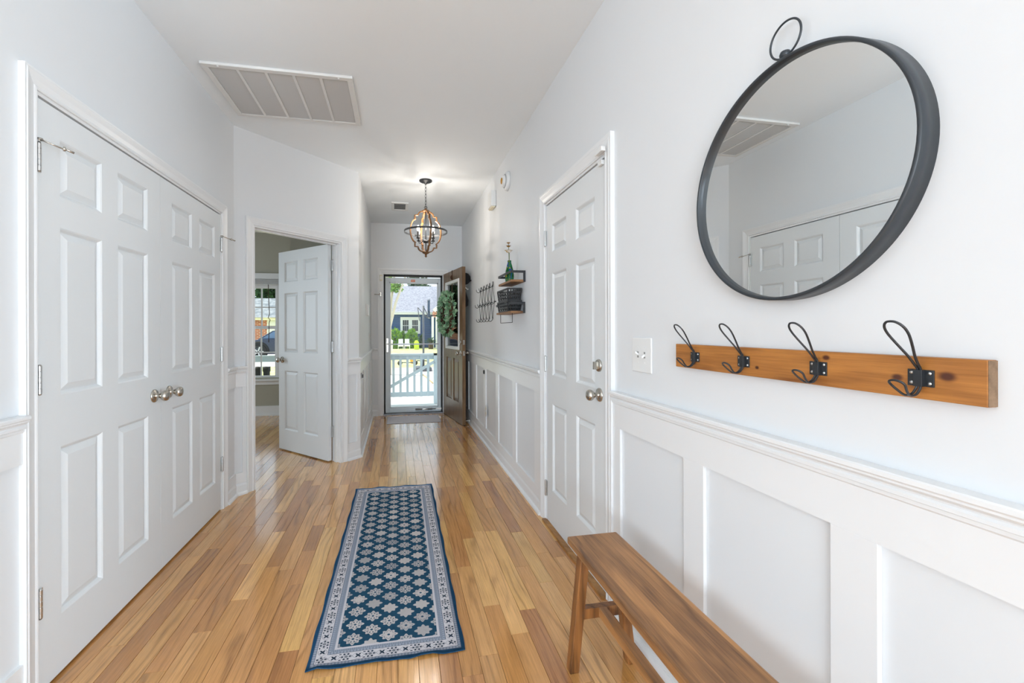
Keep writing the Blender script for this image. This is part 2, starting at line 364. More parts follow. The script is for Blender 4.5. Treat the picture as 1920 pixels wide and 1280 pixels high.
# living room behind the camera
b = MB(); b.box(-4.3, XL - .2, YL0, YL0 + .12, 0, ZC).box(XR + .2, 3.7, YR0, YR0 + .12, 0, ZC).box(-4.3, -4.2, -5.7, YL0, 0, ZC).box(3.6, 3.7, -5.7, YR0, 0, ZC).box(-4.3, 3.7, -5.7, -5.6, 0, ZC)
wall('wall_back', 'pale living room walls behind the viewpoint', b)
tag(MB().box(-4.45, 3.7, -5.7, YB + .15, ZC, ZC + .1).build('ceiling', 'ceiling_paint'), 'flat off white ceiling', kind='structure')

for i_, (o_, u_, n_, L_) in enumerate((((-1.9, -5.6, 0), EX_, V((0, 1, 0)), 2.6), ((-4.2, -.25, 0), V((0, 1, 0)), EX_, 2.6), ((3.6, -3.3, 0), V((0, 1, 0)), -EX_, 4.0))):  # frames added on solid wall around the living room area lamps
    wf_ = struct('window_%d' % (i_ + 2), 'unseen living room window frame added around a lamp'); o_ = V(o_); q_ = MB()
    for a_, c_, e_, g_ in ((-L_ / 2 - .08, -L_ / 2, .42, 2.48), (L_ / 2, L_ / 2 + .08, .42, 2.48), (-L_ / 2, L_ / 2, .42, .50), (-L_ / 2, L_ / 2, 2.40, 2.48)): q_.obox(o_ + u_ * a_ + V((0, 0, e_)), u_ * (c_ - a_), n_ * .03, (0, 0, g_ - e_))
    q_.build('casing', 'trim_white', wf_)
# floor with single oak planks
floor = tag(MB().box(-4.45, 3.7, -5.7, YB + .0, -.06, -.010).build('floor', 'joint_dark'), 'honey oak strip floor', kind='structure')
P = .0748
TONES = [srgb(206, 160, 108), srgb(202, 154, 100), srgb(194, 146, 96), srgb(188, 138, 88), srgb(182, 132, 84), srgb(198, 150, 100), srgb(192, 144, 96), srgb(208, 164, 112), srgb(168, 118, 76)]
JOINTS = {4: [2.212, 1.594], 3: [1.512], 5: [2.505], 6: [2.053, 3.221], 7: [2.187, 3.349], 9: [2.0], 10: [2.264, 3.475], 0: [3.86], -15: [1.921], -12: [1.747, 2.938], -11: [1.94, 3.116],
          -10: [2.14], -9: [2.40, 3.592], -13: [2.57], -6: [1.762], -5: [2.027], -8: [3.806]}
FIX = {(6, 2.053): 8, (-9, 2.40): 8, (7, 2.187): 0, (4, 2.212): 4, (4, 1.594): 6, (5, 2.505): 4, (10, 2.264): 3, (9, 2.0): 7, (-12, 1.747): 4, (-10, 2.14): 0, (-15, 1.921): 2, (-11, 1.94): 4, (-9, 3.592): 5}
def plank_v(x0, x1, y0, y1):
    g, c, zt = .0006, .0007, 0.0; a0, a1, c0, c1 = x0 + g, x1 - g, y0 + g, y1 - g
    vs = [(a0, c0, -.012), (a1, c0, -.012), (a1, c1, -.012), (a0, c1, -.012), (a0, c0, zt - c), (a1, c0, zt - c), (a1, c1, zt - c), (a0, c1, zt - c), (a0 + c, c0 + c, zt), (a1 - c, c0 + c, zt), (a1 - c, c1 - c, zt), (a0 + c, c1 - c, zt)]
    fs = [(8, 9, 10, 11)] + [(i, (i + 1) % 4, 4 + (i + 1) % 4, 4 + i) for i in range(4)] + [(4 + i, 4 + (i + 1) % 4, 8 + (i + 1) % 4, 8 + i) for i in range(4)]
    return vs, fs
rnd = random.Random(11); rest = {}
for k in range(-58, 50):
    x0, x1 = k * P, (k + 1) * P; hall = x1 > XL - .03 and x0 < XR + .01
    ymax = YF + .12 if x0 > -.40 else YB
    ymin = -5.6
    if x0 > XR + .05: ymax = .2
    js = sorted(JOINTS.get(k, [])); ys = [ymin]; y = ymin + rnd.uniform(.2, .9)
    while y < ymax - .25:
        near = [j for j in js if abs(j - y) < .36]
        if near:
            if ys[-1] < near[0] - .15: ys.append(near[0])
            y = near[0] + rnd.uniform(.5, 1.2); continue
        ys.append(y); y += rnd.choice((.32, .45, .6, .75, .9, 1.15))
    ys.append(ymax)
    for a, c in zip(ys, ys[1:]):
        t = TONES[FIX.get((k, round(a, 3)), rnd.choice(range(9)))]; s_ = rnd.uniform(.9, 1.06); t = (t[0] * s_ * 1.10, t[1] * s_ * rnd.uniform(1.0, 1.05), t[2] * s_ * rnd.uniform(.74, .84), 1)
        xm, ym = (x0 + x1) / 2, (a + c) / 2
        vis = c > 1.35 and ((hall and x0 > -.42 and ym < 6.45) or (hall and x1 <= -.3 and (ym < 4.75)) or (-2.15 < xm < -.95 and c > 3.9 and xm < -.25 * a - .02 + .3))
        vs, fs = plank_v(x0, x1, a, c); mb = MB().add(vs, fs)
        if vis: mb.build('plank', 'oak_plank', floor, color=t)
        else: r_ = rest.setdefault(0, MB()); r_.add(vs, fs)
rest[0].build('plank_field', 'oak_plank', floor, kind='stuff', color=TONES[2])

# ------------------------------------------------------------------ trim: casings, wainscot, base
CAS = [(0, 0), (0, .011), (.004, .013), (.009, .012), (.013, .010), (.030, .014), (.044, .019), (.050, .021), (.054, .019), (.058, .020), (1.0, .020), (1.0, 0)]
def casing(mb, o, u, n, u0, u1, zt, wd):
    o, u, n = V(o), V(u).normalized(), V(n).normalized(); prof = [(min(a, wd), d) for a, d in CAS]; vs = []
    for (ub, sg, top) in ((u0, -1, 0), (u0, -1, 1), (u1, 1, 1), (u1, 1, 0)):
        for (a, d) in prof: vs.append(o + u * (ub + sg * a) + n * d + V((0, 0, zt + a if top else 0)))
    m = len(prof); fs = [(i * m + j, i * m + j + 1, (i + 1) * m + j + 1, (i + 1) * m + j) for i in range(3) for j in range(m - 1)]
    fs = [tuple(reversed(q)) for q in fs] if u.cross(V((0, 0, 1))).dot(n) > 0 else fs
    return mb.add(vs, fs + [tuple(range(m)), tuple(range(3 * m, 4 * m))])
def jamb(mb, o, u, n, u0, u1, zt, d0, d1, t=.012, stop=None):
    # lining of the opening, from depth d0 to d1 (positive = out of the wall); stop: depth range of a door stop
    o, u, n = V(o), V(u).normalized(), V(n).normalized()
    mb.obox(o + u * u0 + n * d0, u * t, n * (d1 - d0), (0, 0, zt)); mb.obox(o + u * (u1 - t) + n * d0, u * t, n * (d1 - d0), (0, 0, zt)); mb.obox(o + u * (u0 + t) + n * d0 + V((0, 0, zt - t)), u * (u1 - u0 - 2 * t), n * (d1 - d0), (0, 0, t))
    if stop:
        s0, s1 = stop; q = t + .011
        mb.obox(o + u * (u0 + t) + n * s0, u * .011, n * (s1 - s0), (0, 0, zt - t)); mb.obox(o + u * (u1 - q) + n * s0, u * .011, n * (s1 - s0), (0, 0, zt - t)); mb.obox(o + u * (u0 + t) + n * s0 + V((0, 0, zt - q)), u * (u1 - u0 - 2 * t), n * (s1 - s0), (0, 0, .011))
    return mb
EX, EY = V((1, 0, 0)), V((0, 1, 0))
def casing_trim(name, label, o, u, n, u0, u1, zt, wd, jd, stop=None):
    t = struct(name, label)
    casing(MB(), o, u, n, u0 - .001, u1 + .001, zt, wd).build('casing', 'trim_white', t)
    jamb(MB(), o, u, n, u0, u1, zt, jd, .004, stop=stop).build('jamb', 'trim_white', t); return t
casing_trim('trim_1', 'white moulded casing around the closet doors', (XL, 0, 0), EY, EX, CD0, CD1, DH, .060, -.05)
casing_trim('trim_2', 'white moulded casing around the right hand door', (XR, 0, 0), EY, -EX, RD0, RD1, DH, .070, -.05)
casing_trim('trim_3', 'white moulded casing around the bedroom doorway', D0, DU, DN, DO0, DO1, DH, .060, -WT, stop=(-.075, -.04))
casing_trim('trim_4', 'white moulded casing around the front door', (0, YF, 0), EX, -EY, FD0, FD1, FDH, .068, -.14)
RAIL = [(0, .960), (.031, .960), (.034, .957), (.034, .949), (.030, .945), (.030, .941), (.021, .934), (.019, .930), (.023, .926), (.023, .919), (.016, .916), (.016, .909), (.012, .905), (0, .905)]
BASE = [(0, .088), (.008, .088), (.013, .080), (.016, .070), (.016, 0), (0, 0)]
SHOE = [(.016, .022), (.022, .021), (.030, .013), (.032, .006), (.032, 0), (.016, 0)]
def wains(name, label, p0, p1, n, battens, mit=(0, 0)):
    """chair rail, boards, battens and base on a wall from p0 to p1; battens are ranges along it; mit: +1 outer, -1 inner mitre at each end"""
    p0, p1, n = V(p0), V(p1), V(n).normalized(); u = (p1 - p0).normalized(); L = (p1 - p0).length; t = struct(name, label)
    def run(poly, nm):
        k0 = math.tan(math.radians(22.5)) if abs(mit[0]) == 1 else 1; k1 = math.tan(math.radians(22.5)) if abs(mit[1]) == 1 else 1
        s0, s1 = (mit[0] > 0) - (mit[0] < 0), (mit[1] > 0) - (mit[1] < 0); m = len(poly)
        vs = [p0 - u * (s0 * k0 * d) + n * d + V((0, 0, z)) for d, z in poly] + [p1 + u * (s1 * k1 * d) + n * d + V((0, 0, z)) for d, z in poly]
        fs = [list(range(m)), list(range(2 * m - 1, m - 1, -1))] + [(i, m + i, m + (i + 1) % m, (i + 1) % m) for i in range(m)]
        mb = MB().add(vs, fs)
        if u.cross(V((0, 0, 1))).dot(n) < 0: mb.f = [list(reversed(q)) for q in mb.f]
        mb.build(nm, 'trim_white', t)
    run(RAIL, 'chair_rail'); run([(0, .905), (.012, .905), (.012, .805), (0, .805)], 'top_board'); run([(0, .163), (.012, .163), (.012, .088), (0, .088)], 'bottom_board')
    run(BASE, 'baseboard'); run(SHOE, 'shoe_moulding')
    for a, c in battens: MB().obox(p0 + u * a + V((0, 0, .163)), u * (c - a), n * .012, (0, 0, .805 - .163)).build('batten', 'trim_white', t, bevel=.001)
    return t
nb = [(RD0 - .0705 - 1.692, 1)]
y0 = RD0 - .0705
wains('trim_5', 'white panelled wainscot beside the bench', (XR, y0, 0), (XR, YR0, 0), (-1, 0, 0), [(0, y0 - 1.692)] + [(y0 - (1.278 - .494 * i), y0 - (1.183 - .494 * i)) for i in range(3)])
y1 = RD1 + .0705
wains('trim_6', 'white panelled wainscot between the right door and the front door', (XR, y1, 0), (XR, YF, 0), (-1, 0, 0), [(0, 2.86 - y1)] + [(a - y1, c - y1) for a, c in ((3.335, 3.44), (3.95, 4.06), (4.535, 4.64), (5.10, 5.19), (5.67, 5.77), (6.2, 6.3))])
wains('trim_7', 'white panelled wainscot left of the closet', (XL, YL0, 0), (XL, CD0 - .0605, 0), (1, 0, 0), [(0, .09)])
wains('trim_8', 'narrow white wainscot strip between closet and bedroom doorway', (XL, CD1 + .0605, 0), D0, (1, 0, 0), [], (0, -1))
wains('trim_9', 'narrow white wainscot left of the bedroom doorway', D0, D0 + DU * (DO0 - .0605), DN, [(.055, .082)], (-1, 0))
wains('trim_10', 'narrow white wainscot right of the bedroom doorway', D0 + DU * (DO1 + .0605), D1, DN, [(.115, .148)], (0, 1))
wains('trim_11', 'white panelled wainscot on the left wall near the front door', D1, (XF, YF, 0), (1, 0, 0), [(0, .09), (.52, .62), (1.05, 1.15), (1.58, 1.68), (1.90, 1.99)], (1, 0))
wains('trim_12', 'narrow white wainscot left of the front door', (XF, YF, 0), (FD0 - .0685, YF, 0), (0, -1, 0), [])
wains('trim_13', 'narrow white wainscot behind the open front door', (FD1 + .0685, YF, 0), (XR, YF, 0), (0, -1, 0), [(.13, .2)])
MB().box(-4.3, -1.19, YB - .016, YB, 0, .14).box(-4.3, -1.19, YB - .03, YB - .016, 0, .02).build('baseboard_bedroom', 'trim_white')['kind'] = 'structure'
tag(bpy.data.objects['baseboard_bedroom'], 'white baseboard under the bedroom window')

# ------------------------------------------------------------------ doors
def hinge(parent, p, n, u, h=.095, r=.0065, wl=.018):
    """five-knuckle butt hinge at p (bottom centre), knuckle standing proud along n"""
    p, n, u = V(p), V(n), V(u); hg = MB()
    pr = [(0, 0)]
    for i in range(5): z0 = h * i / 5; pr += [(r * .8, z0), (r, z0 + .001), (r, z0 + h / 5 - .001), (r * .8, z0 + h / 5)]
    hg.lathe(pr + [(0, h)], p, (0, 0, 1), 16, False)
    hg.lathe([(0, -.004), (r * .8, -.003), (r * .8, h + .003), (0, h + .005)], p, (0, 0, 1), 12)
    hg.obox(p - n * (r + .0005) - u * wl, u * wl * 2, n * .002, (0, 0, h)); return hg.build('hinge', 'steel', parent)
def knob(parent, p, n, name='knob', mat='nickel', r=.033, ball=.027, L=.062):
    a = MB().lathe([(0, 0), (r, 0), (r, .003), (r * .9, .007), (r * .45, .010), (.0125, .013), (.0115, .022), (.0125, .030), (.017, .034), (ball * .85, .038), (ball, .047), (ball * .97, .055), (ball * .8, L), (ball * .45, L + .004), (0, L + .005)], p, n, 24)
    return a.build(name, mat, parent)
def door6(name, label, loc, rotz, W, H, T, cols, rows, mat='door_white', kind='structure'):
    d = struct(name, label, loc, rotz); f = MB(); cu = sorted([0, W] + [q for c in cols for q in c]); cz = sorted([0, H] + [q for r in rows for q in r]); ins, dep = .013, .012
    for side in (0, 1):
        Y = lambda dd: dd if side == 0 else T - dd
        def q(pts): f.add(pts, [(0, 1, 2, 3) if side == 0 else (3, 2, 1, 0)])
        for i in range(len(cu) - 1):
            for j in range(len(cz) - 1):
                a, c, e, g = cu[i], cu[i + 1], cz[j], cz[j + 1]
                if (a, c) in cols and (e, g) in rows:
                    o_ = [(a, e), (c, e), (c, g), (a, g)]; i1 = [(a + .005, e + .005), (c - .005, e + .005), (c - .005, g - .005), (a + .005, g - .005)]; i2 = [(a + ins, e + ins), (c - ins, e + ins), (c - ins, g - ins), (a + ins, g - ins)]
                    for k in range(4):
                        k2 = (k + 1) % 4
                        q([(o_[k][0], Y(0), o_[k][1]), (o_[k2][0], Y(0), o_[k2][1]), (i1[k2][0], Y(.003), i1[k2][1]), (i1[k][0], Y(.003), i1[k][1])])
                        q([(i1[k][0], Y(.003), i1[k][1]), (i1[k2][0], Y(.003), i1[k2][1]), (i2[k2][0], Y(dep), i2[k2][1]), (i2[k][0], Y(dep), i2[k][1])])
                else: q([(a, Y(0), e), (c, Y(0), e), (c, Y(0), g), (a, Y(0), g)])
    f.add([(0, 0, 0), (0, T, 0), (0, T, H), (0, 0, H)], [(3, 2, 1, 0)]).add([(W, 0, 0), (W, T, 0), (W, T, H), (W, 0, H)], [(0, 1, 2, 3)]).add([(0, 0, H), (W, 0, H), (W, T, H), (0, T, H)], [(0, 1, 2, 3)]).add([(0, 0, 0), (W, 0, 0), (W, T, 0), (0, T, 0)], [(3, 2, 1, 0)])
    f.build('stiles_and_rails', mat, d, local=True)
    for c in cols:
        for r in rows:
            p = MB(); a, e, x1, z1 = c[0] + ins - .001, r[0] + ins - .001, c[1] - ins + .001, r[1] - ins + .001; s1, s2 = .004, .027
            ring = lambda s: [(a + s, e + s), (x1 - s, e + s), (x1 - s, z1 - s), (a + s, z1 - s)]
            for side in (0, 1):
                Y = lambda dd: dd if side == 0 else T - dd
                R0, R1, R2 = ring(0), ring(s1), ring(s2); vs = [(u_, Y(dep + .0005), z_) for u_, z_ in R0] + [(u_, Y(dep + .0005), z_) for u_, z_ in R1] + [(u_, Y(.003), z_) for u_, z_ in R2]
                fs = [(k, (k + 1) % 4, 4 + (k + 1) % 4, 4 + k) for k in range(4)] + [(4 + k, 4 + (k + 1) % 4, 8 + (k + 1) % 4, 8 + k) for k in range(4)] + [(8, 9, 10, 11)]
                p.add(vs, [tuple(reversed(q_)) for q_ in fs] if side else fs)
            p.build('panel', mat, d, local=True)
    return d
ROWS = [(.205, .805), (.990, 1.590), (1.700, 1.905)]
ca = door6('door_1', 'white six panel closet door nearest the viewer, knob on its right', (XL + .001, CD0 + .014, .011), PI / 2, .762, 2.006, .035, [(.098, .322), (.424, .652)], ROWS)
cb = door6('door_2', 'white six panel closet door nearest the bedroom, knob on its left', (XL + .001, CD0 + .779, .011), PI / 2, .762, 2.006, .035, [(.116, .346), (.440, .668)], ROWS)
for d_, yh, yk, sg in ((ca, CD0 + .010, 2.408, -1), (cb, CD1 - .010, 2.549, 1)):
    for z in (.265, 1.018, 1.768): hinge(d_, (XL + .008, yh, z), EX, EY)
    knob(d_, (XL + .001, yk, .905), EX)
    s_ = MB(); p = V((XL + .010, yh, 1.872)); s_.lathe([(.009, 0), (.009, .006), (0, .006)], p, (0, 0, 1), 12); e_ = p + V((.045, .035 if sg < 0 else .03, -.012)); s_.tube([p + V((0, 0, .003)), e_], .0028, 8); s_.lathe([(0, -.002), (.008, 0), (.008, .006), (0, .008)], e_, (.8, .6, 0), 12); s_.tube([e_ + V((0, 0, .002)), e_ + V((.022, .018, -.006))], .004, 8)
    s_.build('hinge_pin_stop', 'nickel', d_)
rd = door6('door_3', 'white six panel door in the right wall with deadbolt and knob', (XR - .001, RD1 - .014, .014), -PI / 2, .798, 2.002, .035, [(.103, .330), (.464, .690)], [(.214, .756), (.931, 1.566), (1.694, 1.863)])
for z in (.165, .962, 1.764): hinge(rd, (XR - .008, RD1 - .010, z), -EX, EY)
knob(rd, (XR - .001, 1.900, .919), -EX)
MB().lathe([(0, 0), (.030, 0), (.030, .005), (.026, .010), (0, .011)], (XR - .001, 1.904, 1.058), -EX, 24).obox((XR - .012, 1.904 - .004, 1.058 - .018), (-.020, 0, 0), (0, .008, 0), (0, 0, .036)).build('deadbolt', 'nickel', rd)
tag(MB().box(XR - .030, XR + .03, RD0, RD1, 0, .012).build('threshold_right', 'light_wood'), 'worn wooden threshold under the right door', kind='structure').name = 'trim_14'
bd = door6('door_4', 'white six panel bedroom door standing wide open', (-1.1985, 4.7555, .012), -PI / 4, .806, 2.012, .035, [(.102, .330), (.424, .652)], ROWS)
bh = D0 + DU * (DO1 - .021) - DN * .087
for z in (.23, 1.02, 1.78): hinge(bd, bh + V((0, 0, z)), DN, DU, h=.1, r=.006, wl=.022)
kp = V((-1.1985, 4.7555, .925)) + V((.7071, -.7071, 0)) * .065; knob(bd, kp, (-.7071, -.7071, 0)); knob(bd, kp + V((.7071, .7071, 0)) * .035, (.7071, .7071, 0))

# right door alarm contact
t = thing('door_sensor', 'small white two piece alarm contact at the top of the right door', 'sensor', (XR - .03, 1.84, 2.0))
MB().box(XR - .040, XR - .018, 1.80, 1.872, 2.036, 2.058).build('magnet', 'plastic_white', t, bevel=.003); MB().box(XR - .018, XR - .001, 1.842, 1.885, 1.992, 2.014).build('contact', 'plastic_white', t, bevel=.003)

# front door leaf, swung inwards
FH = V((.668, 6.285, .008)); FR = math.atan2(-.9857, .1685); FW_, FHt, FT = .872, 2.022, .044
fd = struct('door_5', 'brown wood front door swung open with half glass and wreath', FH, FR)
g0, g1, h0, h1 = .135, .742, .965, 1.875; pa = [(.150, .395), (.478, .725)]; pz = (.265, .835)
def ring_holes(mb, holes, W, H, T):
    cu = sorted({0, W} | {q for h in holes for q in h[:2]}); cz = sorted({0, H} | {q for h in holes for q in h[2:]})
    for i in range(len(cu) - 1):
        for j in range(len(cz) - 1):
            mx, mz = (cu[i] + cu[i + 1]) / 2, (cz[j] + cz[j + 1]) / 2
            if any(a < mx < c and e < mz < g for a, c, e, g in holes): continue
            mb.box(cu[i], cu[i + 1], 0, T, cz[j], cz[j + 1])
    return mb
ring_holes(MB(), [(g0, g1, h0, h1)] + [(a, c, pz[0], pz[1]) for a, c in pa], FW_, FHt, FT).build('stiles_and_rails', 'front_door_wood', fd, local=True)
for a, c in pa:
    p = MB().box(a, c, .014, FT - .014, pz[0], pz[1])
    for side in (0, 1):
        s2 = .05; Y0, Y1 = (.0135, .004) if side == 0 else (FT - .0135, FT - .004); r0 = [(a + .012, pz[0] + .012), (c - .012, pz[0] + .012), (c - .012, pz[1] - .012), (a + .012, pz[1] - .012)]; r1 = [(a + s2, pz[0] + s2), (c - s2, pz[0] + s2), (c - s2, pz[1] - s2), (a + s2, pz[1] - s2)]
        p.add([(u_, Y0, z_) for u_, z_ in r0] + [(u_, Y1, z_) for u_, z_ in r1], [(k, (k + 1) % 4, 4 + (k + 1) % 4, 4 + k) for k in range(4)] + [(4, 5, 6, 7)])
    p.build('panel', 'front_door_wood', fd, local=True)
fr = MB()
for a, c, e, g in ((g0 - .012, g0 + .028, h0 - .012, h1 + .012), (g1 - .028, g1 + .012, h0 - .012, h1 + .012), (g0 + .028, g1 - .028, h0 - .012, h0 + .028), (g0 + .028, g1 - .028, h1 - .028, h1 + .012)): fr.box(a, c, -.010, FT + .010, e, g)
fr.build('glass_frame', 'plastic_white', fd, local=True, bevel=.004)
MB().box(g0 + .027, g1 - .027, FT / 2 - .003, FT / 2 + .003, h0 + .027, h1 - .027).build('pane', 'door_glass', fd, local=True)
def fdw(x, y, z): return PM[fd.name] @ V((x, y, z))
nn = (PM[fd.name].to_3x3() @ V((0, -1, 0)))
for nm, z, dead in (('knob', .915, 0), ('deadbolt', 1.055, 1)):
    for sd in (0, 1):
        p = fdw(FW_ - .065, 0 if sd == 0 else FT, z); n_ = nn if sd == 0 else -nn
        if dead: MB().lathe([(0, 0), (.030, 0), (.030, .008), (.024, .014), (0, .015)], p, n_, 20).build('deadbolt', 'nickel', fd)
        else: knob(fd, p, n_)
    MB().box(FW_ - .0005, FW_ + .0015, .010, FT - .010, z - .03, z + .03).build('latch_plate', 'nickel', fd, local=True)
for z in (.2, 1.0, 1.8): hinge(fd, FH + V((.012, -.004, z)), EX, EY)
MB().box(0, FW_, .0, FT, -.006, 0.0).build('sweep', 'storm_dark', fd, local=True)
MB().tube([(FW_ - .1, FT, .03), (FW_ - .1, FT + .075, .03)], .005, 8).lathe([(0, 0), (.011, .0), (.011, .016), (0, .016)], (FW_ - .1, FT + .072, .03), (0, 1, 0), 12).build('door_stop', 'rubber', fd, local=True)

# storm door
SY = 6.405; st = struct('door_6', 'white storm door with full glass behind the front door')
def sbox(x0, x1, z0, z1, y0, y1, nm, mat='storm_white', bv=.003): return MB().box(x0, x1, y0, y1, z0, z1).build(nm, mat, st, bevel=bv)
o0, o1 = FD0 + .013, FD1 - .013
fm = MB().box(o0, o0 + .020, SY - .02, SY + .04, 0, 2.02).box(o1 - .020, o1, SY - .02, SY + .04, 0, 2.02).box(o0, o1, SY - .02, SY + .04, 2.0, 2.022); fm.build('outer_frame', 'storm_dark', st)
l0, l1, gz0, gz1, gx0, gx1 = o0 + .022, o1 - .022, .085, 1.915, -.108, .600
sbox(l0, gx0, .02, 1.985, SY - .014, SY + .018, 'stile'); sbox(gx1, l1, .02, 1.985, SY - .014, SY + .018, 'stile'); sbox(gx0, gx1, gz1, 1.985, SY - .014, SY + .018, 'top_rail'); sbox(gx0, gx1, .02, gz0, SY - .014, SY + .018, 'kick_rail')
ins_ = MB()
for a, c, e, g in ((gx0, gx0 + .016, gz0, gz1), (gx1 - .016, gx1, gz0, gz1), (gx0, gx1, gz0, gz0 + .014), (gx0, gx1, gz1 - .014, gz1)): ins_.box(a, c, SY - .008, SY + .012, e, g)
ins_.build('glazing_bead', 'storm_white', st)
MB().box(gx0 + .01, gx1 - .01, SY, SY + .004, gz0 + .01, 1.008).build('pane', 'clear_glass', st); MB().box(gx0 + .01, gx1 - .01, SY + .001, SY + .005, 1.020, gz1 - .01).build('pane', 'clear_glass', st)
sbox(gx0, gx1, 1.006, 1.022, SY - .010, SY + .010, 'crossbar', 'dark_steel', 0)
h_ = MB().box(l0 + .012, l0 + .042, SY - .022, SY - .014, .90, 1.10).lathe([(0, 0), (.010, 0), (.010, .03), (0, .03)], (l0 + .027, SY - .022, 1.02), (0, -1, 0), 12).tube([(l0 + .027, SY - .048, 1.02), (l0 + .06, SY - .052, 1.02), (l0 + .12, SY - .048, 1.018)], .006, 8); h_.build('latch_handle', 'nickel', st, bevel=.002)
cl = MB().lathe([(0, 0), (.013, .0), (.013, .24), (.006, .245), (.006, .34), (0, .34)], (.26, SY - .04, .060), (1, .0, 0), 14).box(.20, .262, SY - .046, SY - .034, .055, .066).box(.56, .64, SY - .05, SY - .014, .05, .072); cl.build('closer', 'steel', st)
MB().box(.200, .262, SY - .0155, SY - .0142, 1.925, 1.958).build('sticker', 'red_sticker', st)
MB().box(.206, .256, SY - .0165, SY - .0155, 1.938, 1.945).build('sticker_band', 'cream', st)
MB().box(FD0, FD1, YF - .005, YF + .15, 0, .018).build('threshold', 'dark_steel', st, bevel=.004)
t = thing('door_catch', 'silver spring catch on the left casing of the front door', 'catch', (FD0 - .05, YF - .03, 1.73))
MB().tube([(FD0 - .115, YF - .055, 1.728), (FD0 - .01, YF - .045, 1.728)], .005, 8).box(FD0 - .034, FD0 - .02, YF - .06, YF - .022, 1.70, 1.757).build('bar', 'nickel', t)
t = thing('alarm_contact', 'small beige alarm contact at the front door corner', 'sensor', (FD0 - .02, YF - .03, 1.96)); MB().box(FD0 - .040, FD0 - .004, YF - .036, YF - .012, 1.925, 2.005).build('body', 'cream', t, bevel=.003); MB().box(FD0 - .036, FD0 - .008, YF - .0375, YF - .0359, 1.94, 1.99).build('cover', 'plastic_white', t)

# wreath on its hanger
wh = thing('wreath_hanger', 'dark metal wreath hanger hooked over the front door', 'hanger', fdw(.44, -.005, 1.7))
MB().obox(fdw(.425, -.0035, 1.45), PM[fd.name].to_3x3() @ V((.028, 0, 0)), PM[fd.name].to_3x3() @ V((0, .0025, 0)), (0, 0, .576)).obox(fdw(.425, -.0035, 2.0235), PM[fd.name].to_3x3() @ V((.028, 0, 0)), PM[fd.name].to_3x3() @ V((0, .052, 0)), (0, 0, .0025)).build('strap', 'vine', wh)
MB().lathe([(0, 0), (.026, .002), (.03, .008), (.012, .02), (0, .022)], fdw(.439, -.004, 1.93), nn, 12).build('ornament', 'vine', wh)
wc = fdw(.47, -.085, 1.43); R3 = PM[fd.name].to_3x3(); wr = thing('wreath', 'round eucalyptus wreath hanging on the open front door', 'wreath', wc)
ring = [wc + R3 @ V((math.cos(a) * .215, 0, math.sin(a) * .235)) for a in [2 * PI * i / 40 for i in range(40)]]
MB().tube(ring, .030, 8, closed=True).build('vine_ring', 'vine', wr); lf = MB(); rg = random.Random(3)
for i in range(560):
    a = rg.uniform(0, 2 * PI); c_ = V((math.cos(a) * .215, 0, math.sin(a) * .235)); ph = rg.uniform(-.3 * PI, 1.3 * PI); rad = V((math.cos(a), 0, math.sin(a)))
    off = rad * math.cos(ph) * .036 + V((0, -1, 0)) * math.sin(ph) * .036; tang = V((-math.sin(a), 0, math.cos(a)))
    d = (off.normalized() * rg.uniform(.5, 1) + tang * rg.uniform(-.3, 1.1) + V((rg.uniform(-.3, .3),) * 3)).normalized()
    p = wc + R3 @ (c_ + off); L_ = rg.uniform(.045, .078); lf.leaf(p, R3 @ d, R3 @ (V((rg.uniform(-1, 1), -1.2, rg.uniform(-1, 1)))), L_, L_ * .75)
lf.build('leaves', 'leaf_sage', wr, kind='stuff')

# hats behind the front door
hk = thing('over_door_hook', 'white hook on the wall side of the front door', 'hook', fdw(.80, FT, 1.75))
MB().tube([fdw(.80, FT + .002, 1.78), fdw(.80, FT + .03, 1.76), fdw(.80, FT + .05, 1.735), fdw(.80, FT + .065, 1.745)], .006, 8).build('prong', 'plastic_white', hk); MB().obox(fdw(.785, FT, 1.70), R3 @ V((.03, 0, 0)), R3 @ V((0, .004, 0)), (0, 0, .335)).build('plate', 'plastic_white', hk)
ht = thing('cap', 'black cap hanging behind the front door', 'hat', fdw(.76, FT + .03, 1.86))
MB().lathe([(.075, 0), (.08, .025), (.07, .06), (.045, .085), (0, .09)], fdw(.77, FT + .004, 1.88), -nn, 16).build('crown', 'black_cloth', ht); MB().prism([fdw(.77 + .08 * math.cos(a), FT + .005, 1.85) + (-nn) * (.07 + .09 * math.sin(a)) for a in [PI * i / 8 for i in range(9)]], (0, 0, .006)).build('brim', 'black_cloth', ht)
bgp = thing('hanging_bag', 'long black bag hanging below the cap behind the front door', 'bag', fdw(.74, FT + .03, 1.6))
MB().prism([fdw(.66, FT + .004, 1.50), fdw(.66, FT + .055, 1.52), fdw(.66, FT + .062, 1.60), fdw(.66, FT + .03, 1.70), fdw(.66, FT + .004, 1.72)], R3 @ V((.16, 0, 0))).build('body', 'black_cloth', bgp, bevel=.01)
MB().tube([fdw(.74, FT + .01, 1.71), fdw(.76, FT + .03, 1.735), fdw(.80, FT + .05, 1.748)], .006, 6).build('strap', 'black_cloth', bgp)

